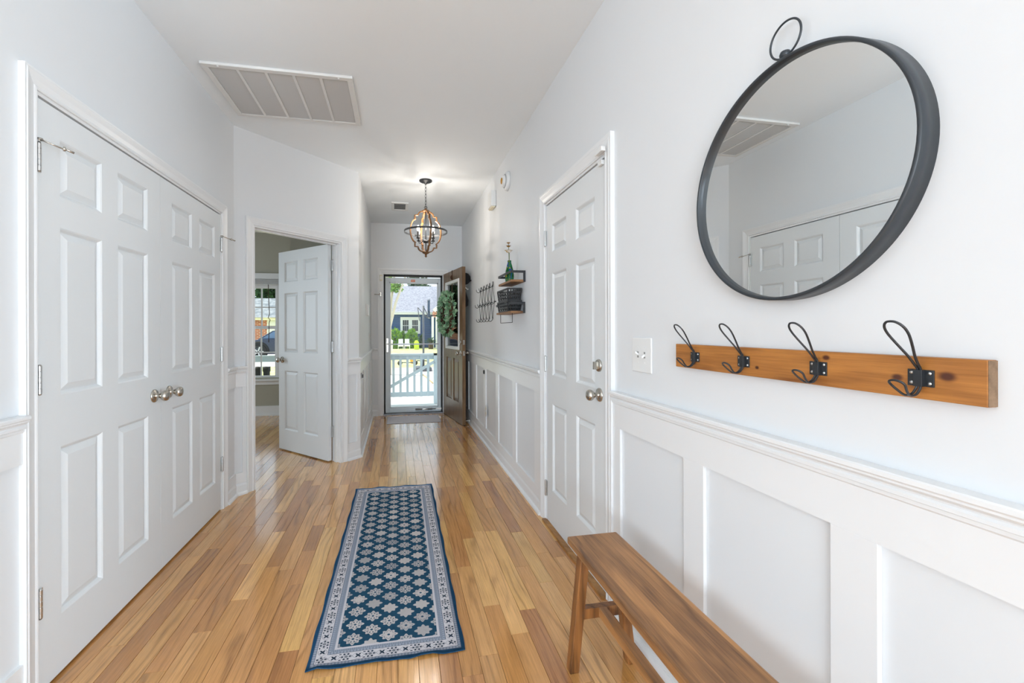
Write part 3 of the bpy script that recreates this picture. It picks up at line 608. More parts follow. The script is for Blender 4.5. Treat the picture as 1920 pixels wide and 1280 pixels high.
# ------------------------------------------------------------------ mirror
mc = V((XR, .884, 1.590)); mr = thing('round_mirror', 'round wall mirror with dark metal frame and ring hanger', 'mirror', mc)
prof = [(.2812, .012), (.2812, .0395), (.2825, .0415), (.2880, .0415), (.2895, .0395), (.2895, 0), (.270, 0), (.270, .012)]
MB().lathe(prof + [prof[0]], mc, -EX, 128).build('frame', 'frame_metal', mr, bevel=0)
gl = MB(); n = 128; gl.lathe([(0, .027), (.2815, .027), (.2815, .010), (0, .010)], mc, -EX, n, False).build('glass', 'mirror_glass', mr)
rc = mc + V((-.020, 0, .289 + .013 + .040)); MB().tube([rc + V((0, math.cos(a) * .042, math.sin(a) * .042)) for a in [2 * PI * i / 48 for i in range(48)]], .0025, 10, closed=True).build('ring', 'frame_metal', mr)
MB().lathe([(0, 0), (.009, 0), (.007, .004), (.006, .007), (.0115, .011), (.0125, .017), (.010, .0235), (0, .027)], mc + V((-.020, 0, .2885)), (0, 0, 1), 20).build('ring_knob', 'frame_metal', mr)

# ------------------------------------------------------------------ coat rack
rk = thing('coat_rack', 'stained wooden wall board with four black wire hooks', 'coat rack', (XR, .91, 1.10))
MB().box(XR - .020, XR, .521, 1.304, 1.105, 1.181).build('board', 'stained_pine', rk, bevel=.0015)
MB().box(XR - .0195, XR - .0005, .5203, .5212, 1.106, 1.180).build('board_end', 'board_end', rk)
def spline(pts, n=5):
    p = [V(q) for q in pts]; p = [p[0] * 2 - p[1]] + p + [p[-1] * 2 - p[-2]]; out = []
    for i in range(1, len(p) - 2):
        for k in range(n):
            t = k / n; a, b_, c, d = p[i - 1], p[i], p[i + 1], p[i + 2]
            out.append((b_ * 2 + (c - a) * t + (a * 2 - b_ * 5 + c * 4 - d) * t * t + (b_ * 3 - a - c * 3 + d) * t ** 3) * .5)
    return out + [p[-2]]
def hook():
    h = bpy.data.objects.new('hook', None); col.objects.link(h); PM[h.name] = Matrix.Identity(4)
    pl = MB().box(-.0022, 0, -.020, -.006, 0, .030).box(-.0022, 0, .006, .020, 0, .030).box(-.0095, 0, -.0065, .0065, 0, .030); pl.build('plate', 'black_metal', h, bevel=.0006)
    pts = [(-.004, .0022, .004), (-.0055, .0022, .030)]
    prof_ = [(.040, .0030), (.055, .0055), (.070, .0100), (.084, .0140), (.095, .0162), (.104, .0158), (.111, .0125), (.1155, .0068), (.1165, .0018)]
    lean = lambda z: -.0055 - .062 * ((z - .030) / .084) ** 1.05 if z > .03 else -.0055
    pts += [(lean(z), y_, z) for z, y_ in prof_] + [(lean(z), -y_, z) for z, y_ in reversed(prof_)] + [(-.0055, -.0022, .030), (-.004, -.0022, .004)]
    MB().tube(spline(pts), .0021, 8).build('upper_loop', 'black_metal', h)
    lo = [(-.006, .0025, .004), (-.008, .003, -.004), (-.018, .0035, -.014), (-.032, .004, -.015), (-.044, .0075, -.006), (-.054, .0115, .005), (-.0595, .0085, .0105), (-.061, .0, .0125)]
    MB().tube(spline(lo + [(x_, -y_, z_) for x_, y_, z_ in reversed(lo[:-1])]), .0021, 8).build('lower_loop', 'black_metal', h)
    for y_ in (-.0135, .0135):
        for z_ in (.006, .024): MB().lathe([(.0032, 0), (.0028, .0012), (0, .0018)], (-.0022, y_, z_), (-1, 0, 0), 10).build('screw', 'screw', h)
    return h
hk0 = hook()
for i, yy in enumerate((.610, .802, 1.013, 1.207)):
    h = hk0 if i == 0 else tree_copy(hk0); h.parent = rk; h.location = V((XR - .020, yy, 1.128)) - V((XR, .91, 1.10))

# ------------------------------------------------------------------ wall devices
sw = thing('light_switch', 'white double toggle light switch plate beside the right door', 'switch', (XR, 1.537, 1.062))
MB().box(XR - .006, XR, 1.470, 1.604, 1.062, 1.197).build('plate', 'plastic_white', sw, bevel=.004)
for y_, up in ((1.560, 1), (1.514, -1)):
    MB().box(XR - .0064, XR - .0055, y_ - .005, y_ + .005, 1.118, 1.142).build('slot', 'vent_dark', sw)
    MB().obox((XR - .005, y_ - .0042, 1.130 - .004), (0, .0084, 0), V((-.015, 0, .009 * up)), V((.0, 0, .009))).build('toggle', 'plastic_white', sw, bevel=.0008)
    for z_ in (1.100, 1.160): MB().lathe([(.003, 0), (.0025, .001), (0, .0014)], (XR - .006, y_, z_), -EX, 10).build('screw', 'plastic_white', sw)
sd = thing('alarm_siren', 'round white alarm with amber centre high on the right wall', 'alarm', (XR, 3.60, 2.505))
MB().lathe([(0, 0), (.082, 0), (.080, .018), (.070, .028), (.052, .032)], (XR, 3.60, 2.505), -EX, 28).build('base', 'plastic_white', sd); MB().lathe([(.052, .030), (.050, .05), (.044, .056), (.028, .058)], (XR, 3.60, 2.505), -EX, 24).build('cap', 'plastic_white', sd)
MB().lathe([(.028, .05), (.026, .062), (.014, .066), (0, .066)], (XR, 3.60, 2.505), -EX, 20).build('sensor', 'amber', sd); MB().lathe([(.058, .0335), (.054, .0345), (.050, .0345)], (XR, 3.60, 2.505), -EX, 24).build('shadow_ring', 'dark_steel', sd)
db = thing('door_chime', 'white box shaped door chime high on the right wall', 'chime', (XR, 4.15, 2.43)); MB().box(XR - .05, XR, 4.06, 4.215, 2.425, 2.575).build('cover', 'plastic_white', db, bevel=.006); MB().box(XR - .042, XR - .008, 4.07, 4.205, 2.415, 2.4245).build('base', 'cream', db)
th_ = thing('thermostat', 'white thermostat on the left wall near the front door', 'thermostat', (XF, 5.33, 1.46)); MB().box(XF, XF + .012, 5.24, 5.44, 1.385, 1.535).build('base', 'plastic_white', th_, bevel=.003); MB().box(XF + .012, XF + .034, 5.255, 5.425, 1.395, 1.525).build('cover', 'plastic_white', th_, bevel=.006)
s2 = thing('wall_switch', 'small white switch plate on the left wall below the thermostat', 'switch', (XF, 5.88, 1.14)); MB().box(XF, XF + .006, 5.80, 5.92, 1.07, 1.19).build('plate', 'plastic_white', s2, bevel=.002); MB().obox((XF + .005, 5.856, 1.125), (.014, 0, .006), (0, .008, 0), (0, 0, .009)).build('toggle', 'plastic_white', s2)
ot = thing('outlet', 'white outlet on the wainscot of the right wall', 'outlet', (XR, 4.49, .36)); MB().box(XR - .018, XR - .0125, 4.455, 4.527, .302, .420).build('plate', 'plastic_white', ot, bevel=.002)
for z_ in (.335, .387): MB().box(XR - .0192, XR - .0178, 4.475, 4.507, z_ - .014, z_ + .014).build('socket', 'cream', ot)
gm = thing('gate_mount', 'small dark round gate cup on the right wainscot', 'gate mount', (XR - .012, 4.60, .765)); MB().lathe([(0, 0), (.022, 0), (.022, .010), (.015, .010), (.013, .005), (0, .005)], (XR - .012, 4.60, .765), -EX, 18).build('cup', 'black_plastic', gm)
gm2 = thing('gate_latch', 'small dark gate bracket on the left wainscot', 'gate mount', (XF + .012, 4.40, .765)); MB().box(XF + .012, XF + .020, 4.385, 4.425, .745, .800).build('plate', 'dark_steel', gm2, bevel=.001); MB().box(XF + .020, XF + .034, 4.395, 4.413, .755, .787).build('latch', 'black_plastic', gm2, bevel=.002)

# ------------------------------------------------------------------ ceiling vents
cv = thing('return_vent', 'large white louvred return vent in the ceiling', 'vent', (-.676, 2.98, ZC)); vx0, vx1, vy0, vy1 = -1.092, -.258, 2.676, 3.29; z0, z1 = ZC - .016, ZC
MB().box(vx0, vx1, vy0, vy0 + .035, z0, z1).box(vx0, vx1, vy1 - .035, vy1, z0, z1).box(vx0, vx0 + .035, vy0 + .035, vy1 - .035, z0, z1).box(vx1 - .035, vx1, vy0 + .035, vy1 - .035, z0, z1).build('frame', 'vent_white', cv, bevel=.003)
MB().box(vx0 + .03, vx1 - .03, vy0 + .03, vy1 - .03, ZC - .003, ZC - .0005).build('duct', 'vent_dark', cv)
iw = (vx1 - vx0 - .07) / 5
for i in range(5):
    a = vx0 + .035 + iw * i
    if i: MB().box(a - .008, a + .008, vy0 + .035, vy1 - .035, z0 + .001, z1 - .003).build('divider', 'vent_white', cv)
    l_ = MB(); y_ = vy0 + .040
    while y_ < vy1 - .040: l_.obox((a + .002, y_ + .0085, z0 + .003), (iw - .004, 0, 0), (0, -.0058, .0066), (0, .0006, .0012)); y_ += .0125
    l_.build('louvres', 'vent_louvre', cv, kind='stuff')
for a in (-1.0, -.34): MB().lathe([(.006, 0), (.005, .004), (0, .005)], (a, vy0 + .012, z0), (0, 0, -1), 10).build('latch', 'plastic_white', cv)
v2 = thing('supply_vent', 'small white ceiling register near the chandelier', 'vent', (.04, 5.4, ZC)); MB().box(-.062, .138, 5.235, 5.27, ZC - .010, ZC).box(-.062, .138, 5.535, 5.575, ZC - .010, ZC).box(-.062, -.03, 5.27, 5.535, ZC - .010, ZC).box(.106, .138, 5.27, 5.535, ZC - .010, ZC).build('frame', 'vent_white', v2, bevel=.002)
MB().box(-.03, .106, 5.27, 5.535, ZC - .003, ZC - .0005).build('duct', 'storm_dark', v2)
for i in range(7):
    MB().obox((-.03, 5.285 + .036 * i, ZC - .010), (.136, 0, 0), (0, .016, .006), (0, -.0005, .0012)).build('louvre', 'vent_white', v2)

# ------------------------------------------------------------------ chandelier
ch = V((.291, 4.418, ZC)); cz = 2.226; ct = thing('chandelier', 'wood and black iron orb chandelier with four lit candle bulbs', 'chandelier', ch)
MB().lathe([(0, 0), (.066, 0), (.066, -.010), (.05, -.020), (.014, -.026), (.010, -.040), (0, -.041)], ch, (0, 0, 1), 28).build('canopy', 'black_metal', ct)
k = 0; z_ = ZC - .040
while z_ > cz + .262:
    a = PI / 4 + (PI / 2 if k % 2 else 0); d_ = V((math.cos(a), math.sin(a), 0)); c_ = V((ch.x, ch.y, z_ - .018))
    MB().tube([c_ + d_ * .0085 * math.cos(q) + V((0, 0, .020 * math.sin(q))) for q in [2 * PI * i / 14 for i in range(14)]], .0022, 6, closed=True).build('chain_link', 'black_metal', ct); z_ -= .034; k += 1
MB().tube([V((ch.x + .014 * math.cos(q), ch.y, cz + .245 + .014 * math.sin(q))) for q in [2 * PI * i / 16 for i in range(16)]], .003, 6, closed=True).build('hook_ring', 'black_metal', ct)
MB().tube([V((ch.x, ch.y, cz + .23)), V((ch.x, ch.y, cz - .22))], .0055, 10).build('centre_rod', 'black_metal', ct)
for nm, zz, sg in (('top_hub', .205, 1), ('bottom_hub', -.205, -1)):
    MB().lathe([(0, 0), (.036, 0), (.038, .008 * sg), (.030, .016 * sg), (.012, .024 * sg), (.008, .034 * sg), (0, .036 * sg)], (ch.x, ch.y, cz + zz), (0, 0, 1), 20).build(nm, 'cage_wood', ct)
MB().lathe([(0, -.236), (.010, -.240), (.012, -.250), (.006, -.258), (0, -.264)], (ch.x, ch.y, cz), (0, 0, 1), 14).build('finial', 'cage_wood', ct)
half = [(.030, .205)] + [(.030 + .052 * math.sin(q), .160 + .045 * math.cos(q)) for q in [PI / 2 * i / 6 for i in range(1, 7)]] + [(.115, .158), (.115, .122)] + [(.1 + .062 * math.cos(q), .118 * math.sin(q)) for q in [PI / 2 * (1 - i / 8) * .92 for i in range(0, 9)]]
quarter = half + [(r, -z__) for r, z__ in reversed(half[:-1])]
for i in range(4):
    a = math.radians(14) + PI / 2 * i; d_ = V((math.cos(a), math.sin(a), 0)); s_ = V((-d_.y, d_.x, 0)); ar = MB(); pts = [V((ch.x, ch.y, cz)) + d_ * r + V((0, 0, z__)) for r, z__ in quarter]; vs, m = [], len(pts)
    for j in range(m):
        t_ = (pts[min(j + 1, m - 1)] - pts[max(j - 1, 0)]).normalized(); n_ = t_.cross(s_)
        vs += [pts[j] + s_ * .0095 + n_ * .0055, pts[j] - s_ * .0095 + n_ * .0055, pts[j] - s_ * .0095 - n_ * .0055, pts[j] + s_ * .0095 - n_ * .0055]
    ar.add(vs, [(j * 4 + q, j * 4 + (q + 1) % 4, (j + 1) * 4 + (q + 1) % 4, (j + 1) * 4 + q) for j in range(m - 1) for q in range(4)] + [(3, 2, 1, 0), tuple(range(4 * m - 4, 4 * m))]); ar.build('cage_arm', 'cage_wood', ct)
MB().lathe([(.219, -.009), (.219, .009), (.215, .009), (.215, -.009), (.219, -.009)], (ch.x, ch.y, cz), (0, 0, 1), 64, False).build('iron_ring', 'black_metal', ct)
MB().lathe([(0, -.118), (.024, -.112), (.028, -.098), (.018, -.086), (.008, -.080), (0, -.079)], (ch.x, ch.y, cz), (0, 0, 1), 18).build('candle_hub', 'black_metal', ct)
for i in range(4):
    a = math.radians(40) + PI / 2 * i; d_ = V((math.cos(a), math.sin(a), 0)); o_ = V((ch.x, ch.y, cz)); b_ = o_ + d_ * .105
    MB().tube([o_ + d_ * .02 + V((0, 0, -.098)), o_ + d_ * .05 + V((0, 0, -.088)), o_ + d_ * .075 + V((0, 0, -.108)), o_ + d_ * .098 + V((0, 0, -.105)), b_ + V((0, 0, -.082))], .004, 8).build('candle_arm', 'black_metal', ct)
    MB().lathe([(0, -.086), (.016, -.084), (.020, -.076), (.012, -.076), (.0105, -.074), (.0105, -.012), (0, -.012)], b_, (0, 0, 1), 14).build('candle', 'black_metal', ct)
    MB().lathe([(.006, -.012), (.010, -.004), (.0145, .012), (.0125, .028), (.006, .042), (0, .050)], b_, (0, 0, 1), 14).build('bulb', 'bulb_glass', ct)
    ld = bpy.data.lights.new('bulb_light', 'POINT'); ld.energy = 1.35; ld.color = (1, .92, .82); ld.shadow_soft_size = .006; lo_ = bpy.data.objects.new('bulb_light', ld); col.objects.link(lo_); lo_.parent = ct; lo_.location = b_ + V((0, 0, .072)) - ch

# ------------------------------------------------------------------ accordion hook rack on the right wall
ar = thing('accordion_rack', 'black wire accordion hook rack left of the shelves', 'hook rack', (XR, 4.47, 1.5)); hy0, hy1, zt, zm, zb = 4.08, 4.86, 1.67, 1.50, 1.335; N = 5; st_ = (hy1 - hy0) / N; xw = XR - .012
def hookshape(y, z, s=1.0): return [(xw, y, z + .012), (xw - .006, y, z - .008), (xw - .022 * s, y, z - .026), (xw - .042 * s, y, z - .024), (xw - .052 * s, y, z - .006), (xw - .052 * s, y, z + .006)]
for i in range(N):
    a, c = hy0 + st_ * i, hy0 + st_ * (i + 1); m_ = (a + c) / 2
    for q, (za, zb_) in enumerate(((zm, zt), (zb, zm))):
        e0 = [(xw - .002 * q, a, zm), (xw - .004, m_, zt if q == 0 else zb)]; e1 = [(xw - .002 * q, c, zm), (xw - .006, m_, zt if q == 0 else zb)]
        MB().tube(e0, .0026, 6).build('wire', 'black_metal', ar); MB().tube(e1, .0026, 6).build('wire', 'black_metal', ar)
    for zz in (zt, zb): MB().tube(spline(hookshape(m_, zz), 3), .0032, 6).build('hook', 'black_metal', ar)
    MB().tube([(xw, m_ - .012, zt - .02), (xw, m_ - .012, zt + .026), (xw, m_, zt + .034), (xw, m_ + .012, zt + .026), (xw, m_ + .012, zt - .02)], .0026, 6).build('top_loop', 'black_metal', ar)
for i in range(N + 1):
    y_ = hy0 + st_ * i; MB().tube(spline(hookshape(y_, zm), 3), .0032, 6).build('hook', 'black_metal', ar); MB().lathe([(0, 0), (.006, 0), (.006, .02), (0, .02)], (XR, y_, zm), -EX, 8).build('stud', 'black_metal', ar)

# ------------------------------------------------------------------ wall shelves
def shelf(name, label, y0, y1, z0, towel):
    t = thing(name, label, 'shelf', (XR, (y0 + y1) / 2, z0)); x0 = XR - .112
    MB().box(x0, XR, y0, y1, z0, z0 + .016).build('board', 'shelf_wood', t, bevel=.001); zr = z0 + .066
    MB().box(x0 - .003, x0, y0 - .003, y1 + .003, zr, zr + .018).box(x0, XR, y0 - .003, y0, zr, zr + .018).box(x0, XR, y1, y1 + .003, zr, zr + .018).build('rail', 'black_metal', t)
    for y_ in (y0, y1): MB().box(XR - .018, XR, y_ - .003 if y_ == y0 else y_, y_ if y_ == y0 else y_ + .003, z0, zr).build('upright', 'black_metal', t)
    if towel: MB().tube([(x0 + .02, y1 - .07, z0), (x0 + .02, y1 - .07, z0 - .07), (x0 + .02, y0 + .03, z0 - .07), (x0 + .02, y0 + .03, z0)], .0025, 6).build('towel_bar', 'black_metal', t)
shelf('wall_shelf', 'upper wooden wall shelf with black rail holding the vase', 3.10, 3.50, 1.586, False)
shelf('wall_shelf', 'lower wooden wall shelf with black rail holding baskets', 3.11, 3.58, 1.352, True)
vs_ = thing('vase', 'small green and yellow glass vase on the upper shelf', 'vase', (.885, 3.34, 1.602))
MB().lathe([(0, 0), (.030, 0), (.033, .01), (.036, .05), (.032, .095), (.022, .135), (.015, .160), (.015, .178), (.0125, .178), (.0125, .160), (.019, .135), (.028, .095), (.032, .05), (.028, .006), (0, .006)], (.885, 3.34, 1.602), (0, 0, 1), 20).build('body', 'vase_glass', vs_)
simple('petal_yellow', srgb(214, 172, 44), .6); simple('petal_brown', srgb(150, 104, 40), .7); simple('petal_white', srgb(226, 214, 200), .7); simple('stem', srgb(92, 112, 60), .7)
def flower(label, dx, dy, z, heads):
    t = thing('flower', label, 'flower', (.885, 3.34, 1.66)); MB().tube([(.885, 3.34, 1.612), (.885 + dx * .4, 3.34 + dy * .4, 1.79), (.885 + dx, 3.34 + dy, z)], .0022, 6).build('stem', 'stem', t)
    for (zz, r, m_) in heads:
        b_ = MB(); c_ = V((.885 + dx, 3.34 + dy, zz))
        for i in range(9): a = 2 * PI * i / 9; b_.leaf(c_, (math.cos(a), math.sin(a), .25), (0, 0, 1), r, r * .7)
        b_.lathe([(0, -r * .3), (r * .5, -r * .1), (r * .5, r * .2), (0, r * .4)], c_, (0, 0, 1), 10); b_.build('bloom', m_, t)
flower('tall yellow flower in the glass vase', -.004, .014, 1.92, [(1.855, .038, 'petal_yellow'), (1.895, .024, 'petal_brown'), (1.922, .020, 'petal_brown')])
flower('short pale flower in the glass vase', -.018, -.062, 1.85, [(1.842, .034, 'petal_white')])
def basket(label, cy, z, w, d, h):
    t = thing('basket', label, 'basket', (XR - .065, cy, z), group='baskets on the lower shelf'); cx = XR - .066
    def P_(sx, sy, f): g = .86 + .14 * f; return V((cx + sx * d / 2 * g, cy + sy * w / 2 * g, z + h * f))
    MB().box(cx - d * .43, cx + d * .43, cy - w * .43, cy + w * .43, z, z + .004).build('bottom', 'black_plastic', t)
    for (s0, s1, nb_) in (((-1, -1), (-1, 1), 9), ((1, -1), (1, 1), 9), ((-1, -1), (1, -1), 5), ((-1, 1), (1, 1), 5)):
        L_ = lambda q, f: P_(*s0, f).lerp(P_(*s1, f), q); sd_ = MB()
        for i in range(nb_ + 1): sd_.bar(L_(i / nb_, 0), L_(i / nb_, 1), .010, .003, up=(1, 0, 0) if s0[0] == s1[0] else (0, 1, 0))
        for f in (.06, .38, .70): sd_.bar(L_(0, f), L_(1, f), .003, .012)
        sd_.build('lattice_side', 'black_plastic', t)
    rm = MB()
    for s0, s1 in (((-1, -1), (-1, 1)), ((1, -1), (1, 1)), ((-1, -1), (1, -1)), ((-1, 1), (1, 1))): rm.bar(P_(*s0, 1), P_(*s1, 1), .008, .012)
    rm.build('rim', 'black_plastic', t)
basket('lower black lattice basket on the lower shelf', 3.335, 1.3685, .34, .105, .078)
basket('upper black lattice basket stacked on the other basket', 3.335, 1.4545, .35, .105, .085)

# ------------------------------------------------------------------ bench
bn = thing('bench', 'long narrow wooden bench against the wainscot', 'bench', (.73, .93, 0)); by0, by1 = .33, 1.536
tp = MB().box(.628, .830, by0, by1, .422, .450); tp.build('top', 'acacia', bn, bevel=.006)
def leg(bx, tx, y): return MB().obox((bx - .017, y - .019, 0), (.034, 0, 0), (0, .038, 0), V((tx - bx, 0, .422)))
for y_ in (1.466, by0 + .07):
    leg(.620, .664, y_).build('leg', 'acacia_leg', bn, bevel=.003); leg(.846, .796, y_).build('leg', 'acacia_leg', bn, bevel=.003)
    MB().box(.645, .823, y_ - .014, y_ + .014, .185, .222).build('cross_stretcher', 'acacia_leg', bn, bevel=.002)
MB().box(.716, .746, by0 + .082, 1.454, .190, .222).build('long_stretcher', 'acacia', bn, bevel=.002)

# ------------------------------------------------------------------ rug and mat
RW, RL = .582, 1.795; rug_mat(RW, RL); rr = MB(); nx, ny = 14, 60; rg = random.Random(5); vs = []
def rz(i, j):
    e = min(i, nx - i) / nx; s_ = j / ny
    if j in (0, ny): return .004 + .007 * max(0, math.sin(i * 1.35 + (0 if j == 0 else 1.7))) * (1 if 0 < i < nx else .2)
    return .004 + .0012 * math.sin(s_ * 23 + i) * (e < .1)
for j in range(ny + 1):
    for i in range(nx + 1):
        x_, y_ = -RW / 2 + RW * i / nx, -RL / 2 + RL * j / ny
        if j in (0, ny): y_ += .003 * math.sin(i * 1.9)
        if i in (0, nx): x_ += .0025 * math.sin(j * .7)
        vs.append((x_, y_, rz(i, j) + .002))
n1 = len(vs); vs += [(x_, y_, z_ - .004) for x_, y_, z_ in vs]; fs = []
for j in range(ny):
    for i in range(nx): a = j * (nx + 1) + i; fs += [(a, a + 1, a + nx + 2, a + nx + 1), (n1 + a + nx + 1, n1 + a + nx + 2, n1 + a + 1, n1 + a)]
for j in range(ny):
    for i, s_ in ((0, 1), (nx, -1)): a = j * (nx + 1) + i; q = (a, a + nx + 1, n1 + a + nx + 1, n1 + a); fs.append(q if s_ > 0 else tuple(reversed(q)))
for i in range(nx):
    for j, s_ in ((0, -1), (ny, 1)): a = j * (nx + 1) + i; q = (a, a + 1, n1 + a + 1, n1 + a); fs.append(tuple(reversed(q)) if s_ > 0 else q)
rug = thing('runner_rug', 'blue patterned runner rug with flower lattice', 'rug', (-.030, 2.531, 0), math.radians(-.5)); rr.add(vs, fs, True).build('pile', 'rug_pattern', rug, local=True)
dm = thing('door_mat', 'thin grey door mat inside the front door', 'mat', (.219, 5.945, 0)); MB().box(-.132, .568, 5.715, 6.175, 0.0005, .006).build('pad', 'mat_grey', dm, bevel=.002)
MB().box(-.136, .572, 5.711, 6.179, 0.0004, .0032).build('edging', 'black_plastic', dm)

# ------------------------------------------------------------------ bedroom window
wn = struct('window_1', 'white double hung bedroom window')
def wb(x0, x1, z0, z1, y0, y1, nm, mat='trim_white'): return MB().box(x0, x1, y0, y1, z0, z1).build(nm, mat, wn, bevel=.002)
wb(BW0 - .03, BW1 + .03, BZ0 - .045, BZ0 - .02, YB - .045, YB + .06, 'sill'); wb(BW0 - .02, BW1 + .02, BZ0 - .10, BZ0 - .045, YB - .016, YB, 'apron')
for a, c in ((BW0, BW0 + .03), (BW1 - .03, BW1)): wb(a, c, BZ0 - .02, BZ1, YB + .005, YB + .11, 'jamb')
wb(BW0 + .03, BW1 - .03, BZ1 - .03, BZ1, YB + .005, YB + .11, 'head'); zm_ = 1.262
def sash(z0, z1, y, nm):
    x0, x1 = BW0 + .03, BW1 - .03; s_ = MB().box(x0, x0 + .035, y, y + .03, z0, z1).box(x1 - .035, x1, y, y + .03, z0, z1).box(x0 + .035, x1 - .035, y, y + .03, z0, z0 + .045).box(x0 + .035, x1 - .035, y, y + .03, z1 - .04, z1)
    o = s_.build(nm, 'trim_white', wn); zc = (z0 + z1) / 2
    for i in range(1, 4): xx = x1 - .035 - (x1 - x0 - .07) / 4 * i; MB().box(xx - .009, xx + .009, y + .006, y + .024, z0 + .045, z1 - .04).build('muntin', 'trim_white', o)
    MB().box(x0 + .035, x1 - .035, y + .007, y + .023, zc - .009, zc + .009).build('muntin', 'trim_white', o); MB().box(x0 + .03, x1 - .03, y + .013, y + .017, z0 + .04, z1 - .035).build('pane', 'clear_glass', o)
sash(BZ0 - .02, zm_ + .02, YB + .04, 'lower_sash'); sash(zm_ - .02, BZ1 - .03, YB + .072, 'upper_sash')
bl = thing('window_blind', 'raised white blind at the top of the bedroom window', 'blind', (-2.1, YB - .02, 1.9)); wb_ = lambda x0, x1, y0, y1, z0, z1, nm: MB().box(x0, x1, y0, y1, z0, z1).build(nm, 'trim_white', bl, bevel=.002)
wb_(BW0 - .04, BW1 + .04, YB - .05, YB + .0, 1.955, 2.035, 'head_rail'); wb_(BW0 - .05, BW1 + .05, YB - .016, YB, 1.875, 1.955, 'valance')
for i in range(7): wb_(BW0 - .02, BW1 + .02, YB - .046, YB - .018, 1.876 + .011 * i, 1.882 + .011 * i, 'slat')
MB().tube([(-1.80, YB - .05, 1.875), (-1.79, YB - .05, 1.55), (-1.785, YB - .05, 1.46), (-1.80, YB - .055, 1.40), (-1.775, YB - .055, 1.37), (-1.79, YB - .05, 1.33), (-1.795, YB - .05, 1.05)], .005, 6).build('cord', 'dark_bark', bl)

# ------------------------------------------------------------------ porch and outdoors
GZ = -.12
tag(MB().box(-60, 60, 6.8, 120, GZ - .1, GZ).build('ground', 'grass'), 'sunlit front lawn', kind='structure')
tag(MB().box(-9, 6.5, YB + .15, 7.98, GZ - .02, -.10).box(XF - WT, 3, YF + .15, YB + .15, GZ - .02, -.10).build('floor_porch', 'porch_concrete'), 'pale concrete front porch slab', kind='structure')
tag(MB().box(-1.6, 7.5, 7.98, 15.2, GZ, GZ + .012).box(-8.5, -1.6, 16.8, 26.5, GZ, GZ + .012).build('driveway', 'concrete'), 'bright white concrete driveway', kind='structure')
tag(MB().box(-9, 6.5, YF + .15, 7.75, 2.62, 2.75).box(-9, 6.5, 7.65, 7.80, 2.42, 2.62).build('ceiling_porch', 'white_paint_out'), 'white porch ceiling and beam', kind='structure')
rl = thing('porch_railing', 'pale blue white porch railing with square balusters', 'railing', (-1, 7.75, -.1)); ry = 7.75
rb = lambda x0, x1, y0, y1, z0, z1, nm: MB().box(x0, x1, y0, y1, z0, z1).build(nm, 'rail_paint', rl)
rb(-5, .73, ry - .045, ry + .045, .765, .80, 'handrail'); rb(-5, .73, ry + .012, ry + .045, .69, .765, 'top_rail'); rb(-5, .73, ry + .012, ry + .045, .035, .118, 'bottom_rail')
xb = -.062
for i in range(-16, 6): x_ = .058 + .1215 * i; rb(x_ - .022, x_ + .022, ry - .022, ry + .012, .035, .76, 'baluster')
rb(.642, .735, ry - .045, ry + .045, -.10, .80, 'post')
MB().bar((-.19, ry - .035, .185), (.66, ry - .035, .655), .02, .055).build('brace', 'rail_paint', rl)
for i, x_ in enumerate((-2.16, -2.035)):
    t = thing('planter', ('left' if i == 0 else 'right') + ' dark planter seen through the bedroom window', 'planter', (x_, 7.35, -.1)); MB().lathe([(0, 0), (.035, 0), (.05, .66), (.058, .68), (.058, .745), (.045, .745), (.04, .69), (0, .69)], (x_, 7.35, -.10), (0, 0, 1), 16).build('pot', 'black_plastic', t)

def cloud(mb, c, r, n, s, rg, hollow=.55):
    for _ in range(n):
        d = V((rg.gauss(0, 1), rg.gauss(0, 1), rg.gauss(0, 1))).normalized(); q = rg.uniform(hollow, 1) * (1 + .12 * math.sin(d.x * 7) * math.cos(d.z * 6)); p = V(c) + V((d.x * r[0], d.y * r[1], d.z * r[2])) * q
        mb.leaf(p, (d + V((rg.uniform(-.8, .8), rg.uniform(-.8, .8), rg.uniform(-.8, .4)))), (rg.uniform(-1, 1), -1, rg.uniform(0, 1)), s * rg.uniform(.7, 1.3), s * .6)
    return mb
rg = random.Random(21)
def bush(name, label, x, y, rx, rz_, mat, n=900, s=.16):
    t = thing(name, label, 'shrub', (x, y, GZ)); cloud(MB(), (x, y, GZ + rz_ * .9), (rx, rx * .8, rz_), n, s, rg).build('foliage', mat, t, kind='stuff')
    for i in range(3): MB().tube([(x, y, GZ), (x + rg.uniform(-.3, .3) * rx, y, GZ + rz_)], .03, 6).build('stem', 'dark_bark', t)
bush('shrub', 'bright green shrub at the left corner of the blue house', -.2, 30.6, .50, .72, 'leaf_bright'); bush('shrub', 'bright green shrub under the blue house window', 1.0, 30.7, .40, .70, 'leaf_bright')
bush('shrub', 'dark green shrub right of the bright ones', 1.72, 30.9, .10, .5, 'leaf_dark', 500); bush('shrub', 'small bright shrub between the two larger ones', .40, 31.5, .08, .62, 'leaf_bright', 600)
sp = thing('sago_palm', 'spiky palm beside the blue house entrance', 'palm', (2.25, 29.4, GZ)); pm = MB()
for i in range(34):
    a = rg.uniform(0, 2 * PI); el = rg.uniform(.1, 1.3); L_ = rg.uniform(.38, .55); p0 = V((2.25, 29.4, GZ + .45)); d = V((math.cos(a) * math.cos(el), math.sin(a) * math.cos(el), math.sin(el)))
    for q in range(9):
        f = q / 9; p = p0 + d * L_ * f - V((0, 0, .35 * f * f * math.cos(el))); sd_ = d.cross(V((0, 0, 1))).normalized()
        for s_ in (-1, 1): pm.leaf(p, d * .6 + sd_ * s_, (0, 0, 1), .12, .04)
pm.build('fronds', 'leaf_dark', sp, kind='stuff'); MB().lathe([(.16, 0), (.18, .3), (.1, .5), (0, .52)], (2.25, 29.4, GZ), (0, 0, 1), 10).build('trunk', 'dark_bark', sp)

